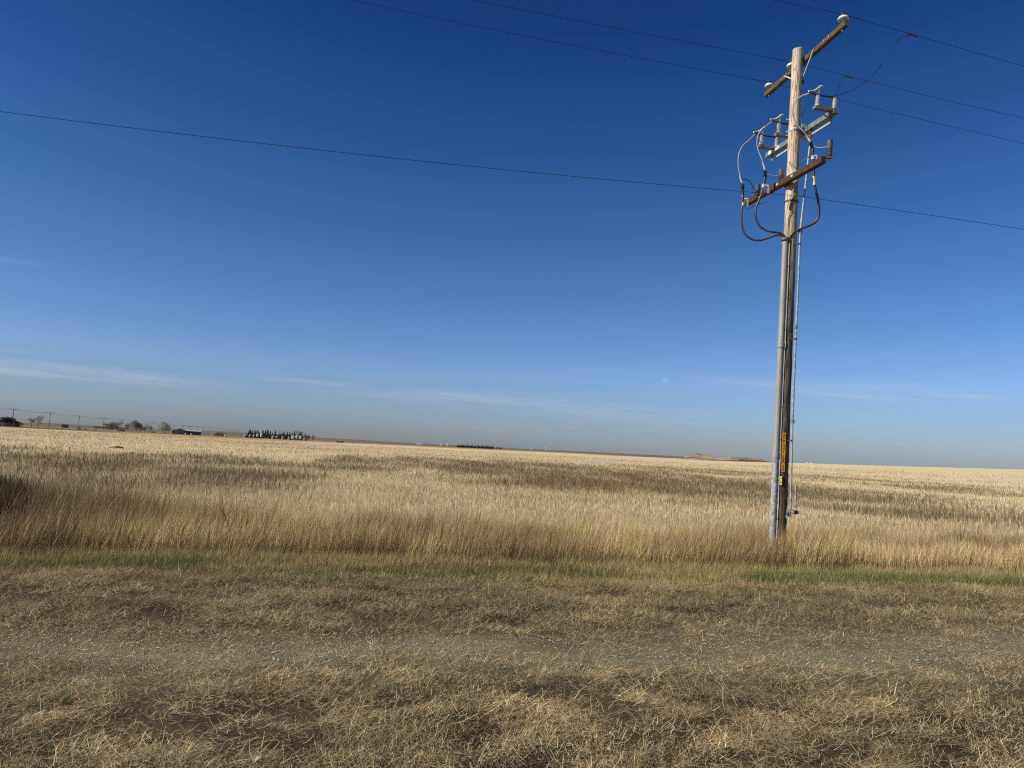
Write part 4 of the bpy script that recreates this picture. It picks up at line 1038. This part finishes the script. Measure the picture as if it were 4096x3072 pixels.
P, m, d = spot(901, 1741, 800); b = MB().lathe(P, (0, 0, 1), [(.25*m*8, 0), (.5*m*8, 1.6*m), (.56*m*8, 3.4*m), (.42*m*8, 6.2*m), (.1*m*8, 7.6*m)], 14)
tag(b.build('white_tank', Mt['whitemetal'], None, True), 'small round white tank beside the wide reddish bush', 'tank')
# sign boards
P, m, d = spot(259, 1711, 620); rt = right_of(P); root = empty('panel_board', P, 'three dark blue panels raised on posts beyond the far road', 'sign board')
for k in range(3):
    c = P+rt*(k-1)*8.2*m+Vector((0, 0, 10.5*m)); MB().box(c, rt*3.3*m, P.normalized()*.12, Vector((0, 0, 6*m))).build('panel', Mt['bluepanel'], root)
    MB().bar(c-rt*4.0*m-Vector((0, 0, 11*m)), c-rt*4.0*m+Vector((0, 0, 6.3*m)), 1.0*m, 1.0*m, (0, 1, 0)).build('post', Mt['whitemetal'], root)
MB().bar(P-rt*12.5*m+Vector((0, 0, 16.9*m)), P+rt*12.5*m+Vector((0, 0, 16.9*m)), .3, .3).build('top_rail', Mt['bluepanel'], root)
# dark tree belt behind
for i, px in enumerate(range(378, 508, 10)):
    P, m, d = spot(px, 1712+(px-378)*.05, 1500); yb = 1690+HY*px
    P.z = max(P.z, EYE+(math.radians(0)))-1.5 if False else P.z
    H = max(3.5, (yb-(1703+(px-378)*.048))*m+EYE-P.z); shrub(P, H, 13*m, 80+i, 'dark clump of trees, %s from the left in the far dark belt on the ridge' % ORD[i], 'spruce', 'clumps of the far dark tree belt', 'tree_clump', 160)
# barn
P, m, d = spot(715, 1731, 900); rt = right_of(P); bk = Vector((P.x, P.y, 0)).normalized(); up = Vector((0, 0, 1))
def hgt(px, y): return EYE+(1690+HY*px-y)*m-P.z
root = empty('barn', P, 'grey gabled barn with pale doors at the left end of the long shed', 'barn')
e_, p_ = hgt(695, 1723), hgt(718, 1713.5); b = MB()
pr = [(-24, 0), (-24, e_), (6, p_*.93), (25, e_), (25, 0)]
b.add([P+rt*x*m+up*z for x, z in pr]+[P+rt*x*m+up*z+bk*16 for x, z in pr], [(0, 1, 2, 3, 4), (9, 8, 7, 6, 5), (0, 5, 6, 1), (3, 8, 9, 4)]); b.build('wall', Mt['bluewall'], root)
b = MB(); rf = [(-26, e_), (6, p_), (27, e_)]
b.add([P+rt*x*m+up*z-bk*.8 for x, z in rf]+[P+rt*x*m+up*(z+.35)-bk*.8 for x, z in rf]+[P+rt*x*m+up*z+bk*17 for x, z in rf]+[P+rt*x*m+up*(z+.35)+bk*17 for x, z in rf],
      [(0, 1, 4, 3), (1, 2, 5, 4), (3, 4, 10, 9), (4, 5, 11, 10), (0, 6, 7, 1), (1, 7, 8, 2), (0, 3, 9, 6), (2, 8, 11, 5)]); b.build('roof', Mt['greyroof'], root)
for off in (-13, -8, -3):
    MB().box(P+rt*off*m+up*e_*.42-bk*.08, rt*1.5*m, bk*.06, up*e_*.38).build('door', Mt['whitemetal'], root)
P2 = P+rt*57*m+bk*14; root = empty('long_shed', P2, 'long low shed with pale roof stretching right behind the gabled barn', 'shed')
hl, hr = hgt(722, 1715.5), hgt(790, 1721.5); b = MB(); A_, B_ = P2-rt*48*m, P2+rt*26*m
b.add([A_, B_, B_+up*hr*.72, A_+up*hl*.72, A_+bk*12, B_+bk*12, B_+bk*12+up*hr*.72, A_+bk*12+up*hl*.72], [(0, 1, 2, 3), (5, 4, 7, 6), (4, 0, 3, 7), (1, 5, 6, 2)]); b.build('wall', Mt['greyroof'], root)
b = MB(); b.add([A_+up*hl*.70-bk*.6, B_+up*hr*.70-bk*.6, B_+up*hr+bk*6, A_+up*hl+bk*6, A_+up*hl*.70+bk*12.6, B_+up*hr*.70+bk*12.6], [(0, 1, 2, 3), (3, 2, 5, 4), (0, 3, 4), (1, 5, 2), (0, 4, 5, 1)]); b.build('roof', Mt['bin_roof'], root)
for i, (px, py, h, w_, kind) in enumerate(((735, 1732, 5, 7, 'b'), (743, 1732, 7, 7, 't'), (749, 1733, 6, 10, 'b'), (759, 1733, 5, 8, 'b'), (766, 1734, 6, 8, 't'), (770, 1734, 6, 6, 'b'))):
    P, m, d = spot(px, py, 760)
    lab = ('dark round bush left of the white tanks at the barn', 'left white tank in front of the barn', 'large dark bush right of the left white tank', 'dark bush between the two white tanks', 'right white tank in front of the barn', 'dark bush right of the right white tank')[i]
    if kind == 'b': shrub(P, h*m, w_*m, 100+i, lab, 'spruce', 'yard bushes by the barn', n=220)
    else:
        r_ = w_*m/2; root = empty('storage_tank', P, lab, 'tank', 'white tanks by the barn')
        MB().lathe(P, up, [(r_, 0), (r_, h*m*.6)], 16).build('wall', Mt['whitemetal'], root, True); MB().lathe(P+up*h*m*.6, up, [(r_*1.03, 0), (r_*.8, h*m*.22), (r_*.2, h*m*.4)], 16).build('roof', Mt['whitemetal'], root, True)
# vehicles on the far road
def car(px, py, D, mat, label, s=1.0, van=False):
    P, m, d = spot(px, py, D); rt = right_of(P)*s; bk = Vector((P.x, P.y, 0)).normalized()*s; u = Vector((0, 0, s))
    root = empty('parked_car', P, label, 'car', 'vehicles on the far road')
    b = MB(); prof = [(-2.2, .35), (-2.25, .8), (-2.0, .98), (-1.2, 1.05), (2.1, 1.05), (2.25, .8), (2.2, .35)]; n = len(prof)
    b.add([P+rt*x+u*z-bk*.85 for x, z in prof]+[P+rt*x+u*z+bk*.85 for x, z in prof], [tuple(range(n)), tuple(range(n, 2*n))[::-1]]+[(i, i+n, (i+1) % n+n, (i+1) % n) for i in range(n)]); b.build('body', mat, root)
    pr = [(-1.15, 1.04), (-.55, 1.55), (1.3, 1.58), (1.85, 1.04)]; b = MB(); b.add([P+rt*x+u*z-bk*.72 for x, z in pr]+[P+rt*x+u*z+bk*.72 for x, z in pr], [(0, 1, 2, 3), (7, 6, 5, 4)]+[(i, i+4, (i+1) % 4+4, (i+1) % 4) for i in range(4)]); b.build('cabin', Mt['glass'], root)
    for sx in (-1.4, 1.4):
        for sy in (-.8, .8): c = P+rt*sx+bk*sy+u*.34; MB().ring_path([c-bk*.1, c+bk*.1], .34*s, 12).build('wheel', Mt['tyre'], root)
car(614, 1727.5, 800, Mt['whitemetal'], 'white car on the far road right of the sixth far pole', 1.0)
car(487, 1723, 690, Mt['glass'], 'dark car on the far road by the fifth far pole', 1.1)

# --- grain bins and shelterbelt of the farmyard
def c4(x, y): return 950+x/6.9125, 1680+y/6.9125
bins = [('f', 167, 262, 380, 472), ('f', 305, 375, 382, 480), ('f', 413, 485, 385, 485), ('h', 515, 580, 350, 482), ('h', 620, 700, 340, 486), ('f', 940, 1020, 418, 510), ('f', 1045, 1115, 425, 512), ('f', 1215, 1285, 432, 519), ('f', 1387, 1455, 440, 524), ('h', 1488, 1577, 390, 522), ('h', 1597, 1675, 390, 524), ('h', 1698, 1778, 395, 526), ('f', 1803, 1897, 458, 538)]
for i, (k, x0, x1, y0, y1) in enumerate(bins):
    (px, yb) = c4((x0+x1)/2, y1); yt = c4(0, y0)[1]; D = 830
    P, m, d = spot(px, yb, D); Hh = (yb-yt)*m; r_ = (x1-x0)/6.9125*m/2; up = Vector((0, 0, 1))
    # keep the foot where the picture shows it
    if k == 'f':
        o = empty('grain_bin', P, 'squat grey flat-bottomed grain bin, %s bin from the left in the farmyard row' % ORD[i], 'grain bin', 'grain bins in the farmyard')
        prof = []; nn = 8; wh = Hh*.78
        for q in range(nn): prof += [(r_, wh*q/nn), (r_*1.012, wh*(q+.5)/nn)]
        prof.append((r_, wh)); MB().lathe(P, up, prof, 24).build('wall', Mt['bin'], o, True)
        MB().lathe(P+up*wh, up, [(r_*1.04, 0), (r_*.2, Hh*.19), (r_*.18, Hh*.22)], 24).build('roof', Mt['bin_roof'], o, True)
        MB().lathe(P+up*Hh*.99, up, [(r_*.2, 0), (r_*.2, Hh*.03), (r_*.05, Hh*.05)], 12).build('cap', Mt['bin_roof'], o)
    else:
        o = empty('hopper_bin', P, 'tall bright hopper bin on legs, %s bin from the left in the farmyard row' % ORD[i], 'grain bin', 'hopper bins in the farmyard')
        lz = Hh*.12; body = Hh*.68
        for a in range(6):
            q = P+Vector((math.cos(a*math.pi/3)*r_*.8, math.sin(a*math.pi/3)*r_*.8, 0)); MB().ring_path([q, q+up*Hh*.26], .09, 5).build('leg', Mt['bin'], o)
        MB().lathe(P+up*lz*.7, up, [(r_*.12, 0), (r_*.98, Hh*.19)], 22).build('hopper_cone', Mt['bin'], o, True)
        MB().lathe(P+up*Hh*.26, up, [(r_, 0), (r_*1.01, body*.3), (r_, body*.75)], 22).build('wall', Mt['bin_bright'], o, True)
        MB().lathe(P+up*(Hh*.26+body*.75), up, [(r_*1.03, 0), (r_*.6, Hh*.11), (r_*.14, Hh*.21), (r_*.12, Hh*.235)], 22).build('roof', Mt['bin_bright'], o, True)
sp = [(300, 290, 70), (330, 240, 100), (393, 255, 56), (468, 250, 72), (540, 255, 92), (600, 330, 60), (690, 255, 72), (760, 250, 56), (822, 228, 84), (897, 265, 50), (963, 310, 52), (1033, 255, 66), (1250, 290, 66), (1300, 305, 50), (1368, 285, 62), (1432, 292, 66), (1500, 315, 56), (1562, 272, 92), (1722, 300, 56), (1765, 290, 62)]
for i, (x, y, w_) in enumerate(sp):
    px, yt = c4(x, y); yb = c4(x, 470+x*.035)[1]; P, m, d = spot(px, yb, 900+(i*37 % 50)); spruce(P, (yb-yt)*m*.97, w_/6.9125*m, 200+i, 'dark pointed spruce behind the grain bins, %s spruce from the left' % ORD[i], 'spruces behind the grain bins')
for i, (x, y, w_, st, lb) in enumerate(((720, 262, 90, 2, 'bare tree among the left spruces above the second hopper bin'), (1105, 270, 80, 2, 'bare tree between the tall middle spruce and the right spruces'), (1170, 290, 80, 2, 'lower bare tree left of the right group of spruces'),
        (1640, 240, 110, 2, 'broad grey bare tree above the right hopper bins'), (1720, 232, 130, 2, 'tallest rounded grey bare tree above the rightmost hopper bin'), (1880, 258, 90, 1, 'tall thin bare tree above the last grain bin'), (1965, 370, 90, 3, 'low bare tree right of the last grain bin'), (2080, 335, 80, 3, 'rightmost low bare tree of the farmyard'))):
    px, yt = c4(x, y); yb = c4(x, 475+x*.035)[1]; P, m, d = spot(px, yb, 940); bare_tree(P, (yb-yt)*m, w_/6.9125*m, 230+i, lb, 'bare trees of the farmyard', stems=st, dense=1.3)
for i, x in enumerate(list(range(270, 1900, 62))):
    px, yb = c4(x, 480+x*.03); P, m, d = spot(px, yb, 885+(i*13 % 20)); shrub(P, (13+(i*7 % 6))*m, 13*m, 260+i, 'dark undergrowth bush behind the grain bins, number counting from the left', 'spruce', 'undergrowth behind the grain bins', n=150) if False else shrub(P, (22+(i*7 % 7))*m, 17*m, 260+i, 'dark low undergrowth bush under the farmyard spruces, %s bush from the left' % ORD[i], 'spruce', 'undergrowth behind the grain bins', n=150)
px, yb = c4(800, 500); P, m, d = spot(px, yb, 800); shrub(P, 6*m, 27*m, 300, 'low brown brush pile between the two groups of bins', 'twig', n=400, name='brush_pile')
for i, (px, py, h, w_, lb) in enumerate(((1351, 1769.5, 8, 17, 'left half of the pair of round reddish bushes on the field edge'), (1367, 1770, 8.5, 17, 'right half of the pair of round reddish bushes on the field edge'), (1411, 1771.5, 5, 14, 'small single reddish bush right of the reddish pair'))):
    P, m, d = spot(px, py, 540); shrub(P, h*m, w_*m, 310+i, lb, 'twig_red', 'reddish bushes on the field edge', n=500)
# --- horizon farm in the middle
def block(px, py, wpx, hpx, D, mat, name, label, cat):
    P, m, d = spot(px, py, D); top = EYE+(1690+HY*px-(py-hpx))*m; P.z = float(terrain(P.x, P.y, False)); rt = right_of(P); bk = Vector((P.x, P.y, 0)).normalized(); H = top-P.z; up = Vector((0, 0, 1))
    root = empty(name, P, label, cat); MB().box(P+up*H*.35, rt*wpx*m/2, bk*5, up*H*.35).build('wall', Mt[mat], root)
    b = MB(); w2 = rt*wpx*m/2*1.03; e = P+up*H*.7
    b.add([e-w2-bk*5.3, e+w2-bk*5.3, e+w2+bk*5.3, e-w2+bk*5.3, e-w2+up*H*.3, e+w2+up*H*.3], [(0, 1, 5, 4), (2, 3, 4, 5), (0, 4, 3), (1, 2, 5), (0, 3, 2, 1)]); b.build('roof', Mt['whitemetal'], root)
block(1674, 1775, 21, 3.5, 1500, 'whitemetal', 'farm_shed', 'long white farm shed on the horizon left of the small paired bins', 'shed')
block(2124, 1800, 9, 4, 1800, 'whitemetal', 'farmhouse', 'tiny white farmhouse on the horizon right of the far tree row', 'house')
for i, (px, yt, yb) in enumerate(((1762, 1773.5, 1779), (1767, 1773, 1779), (1786, 1775, 1781), (1791, 1774.5, 1781))):
    P, m, d = spot(px, yb, 1500); top = EYE+(1690+HY*px-yt)*m; H = top-P.z; up = Vector((0, 0, 1)); o = empty('grain_bin', P, ('leftmost of the four tiny white bins on the horizon', 'second of the four tiny white bins on the horizon', 'third of the four tiny white bins on the horizon', 'rightmost of the four tiny white bins on the horizon')[i], 'grain bin', 'tiny white bins on the horizon')
    MB().lathe(P, up, [(2.1*m, 0), (2.1*m, H*.75)], 14).build('wall', Mt['bin_bright'], o, True); MB().lathe(P+up*H*.75, up, [(2.2*m, 0), (.3*m, H*.25)], 14).build('roof', Mt['bin_bright'], o, True)
src = None; rnd = random.Random(77)
for i in range(30):
    px = 1829+i*5.05+rnd.uniform(-1, 1); P, m, d = spot(px, 1690+HY*px-2, 1400+rnd.uniform(-20, 20)); top = EYE+(1690+HY*px-(1690+HY*px-rnd.uniform(6.0, 10.5)*(.75 if i < 6 else 1)))*m; H = top-P.z
    if src is None:
        src = spruce(P, H, 6.5*m, 400, 'small dark spruce in the tree row on the horizon, first from its left end', 'far shelterbelt trees'); h0 = H; o = src
    else:
        o = src.copy(); COL.objects.link(o)
        for ch in src.children: c = ch.copy(); COL.objects.link(c); c.parent = o
        ROOTLOC[o.name] = P; o.location = P; o['label'] = 'small dark spruce in the tree row on the horizon, %s from its left end' % ORD[i]; o.scale = (1, 1, H/h0); o.rotation_euler = (0, 0, rnd.uniform(0, 6))
for i, px in enumerate((1990, 2003)):
    P, m, d = spot(px, 1690+HY*px-2, 1400); shrub(P, EYE+6*m-P.z, 14*m, 420+i, ('left rounded tree clump right of the far tree row', 'right rounded tree clump right of the far tree row')[i], 'spruce', 'clumps right of the far tree row', 'tree_clump', 200)
P, m, d = spot(2170, 1801, 1700); up = Vector((0, 0, 1)); top = EYE+(1690+HY*2170-1785)*m
tag(MB().ring_path([P, P+up*(top-P.z)], [.5, .25], 5).build('radio_mast', Mt['farpole']), 'thin mast on the horizon right of the far farmhouse', 'mast')
P, m, d = spot(2186, 1801, 1700); top = EYE+(1690+HY*2186-1789)*m; o = empty('water_tower', P, 'tiny white water tower on the horizon beside the thin mast', 'water tower')
for a in range(4): q = P+Vector((math.cos(a*1.57)*1.8, math.sin(a*1.57)*1.8, 0)); MB().ring_path([q, q+up*(top-P.z-2)], .2, 5).build('leg', Mt['whitemetal'], o)
MB().lathe(P+up*(top-P.z-3), up, [(.6, 0), (2.4, .8), (2.4, 2.4), (.4, 3.4)], 12).build('tank', Mt['whitemetal'], o, True)
for i, (px, yt) in enumerate(((3229, 1849), (3246, 1850.5))):
    P, m, d = spot(px, 1856, 1600); top = EYE+(1690+HY*px-yt)*m; P.z = min(P.z, EYE-1); H = top-P.z; r_ = 4*m
    root = empty('domed_tank', P, ('left low white dome on the horizon right of the near pole', 'right low white dome on the horizon right of the near pole')[i], 'tank', 'white domes on the horizon')
    MB().lathe(P, up, [(r_, 0), (r_, H*.7)], 16).build('wall', Mt['whitemetal'], root, True); MB().lathe(P+up*H*.7, up, [(r_, 0), (r_*.8, H*.18), (r_*.3, H*.29)], 16).build('roof', Mt['whitemetal'], root, True)
# --- low knoll and brush on the right
def knoll():
    D0 = 880.0; xs = np.linspace(2640, 3200, 141); vs = np.linspace(-1, 1, 31)
    tx = [2640, 2735, 2765, 2790, 2815, 2840, 2870, 2930, 3000, 3040, 3060, 3090, 3200]; ty = [0, .5, 11, 17.5, 15, 14.5, 8, 8.5, 7.5, 7.5, 2, .5, 0]
    b = MB(); n = len(vs)
    for x in xs:
        hp = np.interp(x, tx, ty)
        for v in vs:
            P, m, d = spot(x, 1840, D0+v*110); k = (1-abs(v)**2.2); k = max(k, 0)
            h = hp*m*1.0; base = P.z
            top_z = EYE+(hp+3.4)*m
            wob = (float(fbm(x*.06, v*3.0, 7, 3))-.5)*1.6*min(1, hp/6)
            b.v.append(Vector((P.x, P.y, base-.6+(top_z-base+.6)*k*min(1, hp/2.0)+wob*k)))
    for i in range(len(xs)-1):
        for j in range(n-1): b.f.append((i*n+j, (i+1)*n+j, (i+1)*n+j+1, i*n+j+1))
    m_ = mat_noise('knoll_grass', (.11, .08, .055), (.34, .275, .175), .022, .95, stretch=(1, 1, 5), detail=5, lo=.42, hi=.58)
    tag(b.build('knoll', m_, None, True), 'low rounded grassy knoll rising on the horizon left of the near pole', 'hill', kind='structure')
knoll()
for i in range(9):
    px = 2958+i*11.5; P, m, d = spot(px, 1690+HY*px+1, 770+(i*17 % 30)); shrub(P, EYE+(9.5-i*.35)*m-P.z, 17*m, 500+i, 'reddish brown brush clump, %s from the left on the flank of the knoll' % ORD[i], 'brush', 'brush clumps on the knoll flank', 'brush_clump', 380)
Mt['scrap'] = mat_noise('weathered_pale_scrap', (.25, .24, .22), (.50, .49, .46), 40, .8)
# --- dirt pile in the field, litter, moon
P, m, d = spot(467, 1793)
b = MB(); rnd = random.Random(3); n = 22; rt = right_of(P); bk = Vector((P.x, P.y, 0)).normalized()
for i in range(n+1):
    for j in range(n+1):
        u, v = i/n*2-1, j/n*2-1; r2 = u*u+v*v; h = max(0, 1-r2)**.7*(.7+.5*float(vnoise(u*3+5, v*3, 5)))
        b.v.append(P+rt*u*32*m+bk*v*26*m+Vector((0, 0, -.06+11.5*m*h)))
for i in range(n):
    for j in range(n): k = i*(n+1)+j; b.f.append((k, k+n+1, k+n+2, k+1))
Mt['earth'] = mat_noise('dark_turned_earth', (.022, .018, .014), (.07, .055, .04), 3, .95)
tag(b.build('earth_mound', Mt['earth'], None, True), 'low dark mound of earth in the stubble field on the left', 'mound')
for i, (px, py, s_, lb) in enumerate(((1024, 3044, .021, 'crumpled white scrap of litter at the bottom left'), (2030, 2806, .015, 'small white scrap of litter in the middle of the near straw'), (2436, 3003, .014, 'small pale scrap of litter at the bottom right of centre'))):
    r = ray(px, py); z = .03; P = E0+r*((z-EYE)/r.z); b = MB(); rnd = random.Random(i)
    b.lathe(P, Vector((.2, .3, 1)), [(s_*.5, 0), (s_*1.1, s_*.3), (s_*.8, s_*.7), (s_*.2, s_*.9)], 7); b.v = [v+Vector((rnd.uniform(-1, 1), rnd.uniform(-1, 1), rnd.uniform(-1, 1)))*s_*.35 for v in b.v]
    tag(b.build('paper_scrap', Mt['scrap']), lb, 'litter', 'scraps of litter in the straw')
r = ray(2661, 1521).normalized(); MD = 30000.0; bpy_m = E0+r*MD
b = MB(); rr = MD*12.5/FPX*.97; b.lathe(bpy_m-Vector((0, 0, rr)), (0, 0, 1), [(rr*math.sin(a), rr-rr*math.cos(a)) for a in np.linspace(0.01, math.pi-.01, 24)], 32)
mm, N, L, B = nodemat('moon_surface'); nz = N.new('ShaderNodeTexNoise'); nz.inputs['Scale'].default_value = .009; tc = N.new('ShaderNodeTexCoord'); L.new(tc.outputs['Object'], nz.inputs[0])
rp = N.new('ShaderNodeValToRGB'); rp.color_ramp.elements[0].position = .35; rp.color_ramp.elements[1].position = .65; rp.color_ramp.elements[0].color = (.012, .012, .012, 1); rp.color_ramp.elements[1].color = (.045, .045, .043, 1); L.new(nz.outputs[0], rp.inputs[0])
df = N.new('ShaderNodeBsdfDiffuse'); L.new(rp.outputs[0], df.inputs[0]); tr = N.new('ShaderNodeBsdfTransparent'); ad = N.new('ShaderNodeAddShader'); L.new(df.outputs[0], ad.inputs[0]); L.new(tr.outputs[0], ad.inputs[1]); L.new(ad.outputs[0], N['Material Output'].inputs[0])
tag(b.build('moon', mm, None, True), 'faint pale daytime moon low in the blue sky', 'moon')
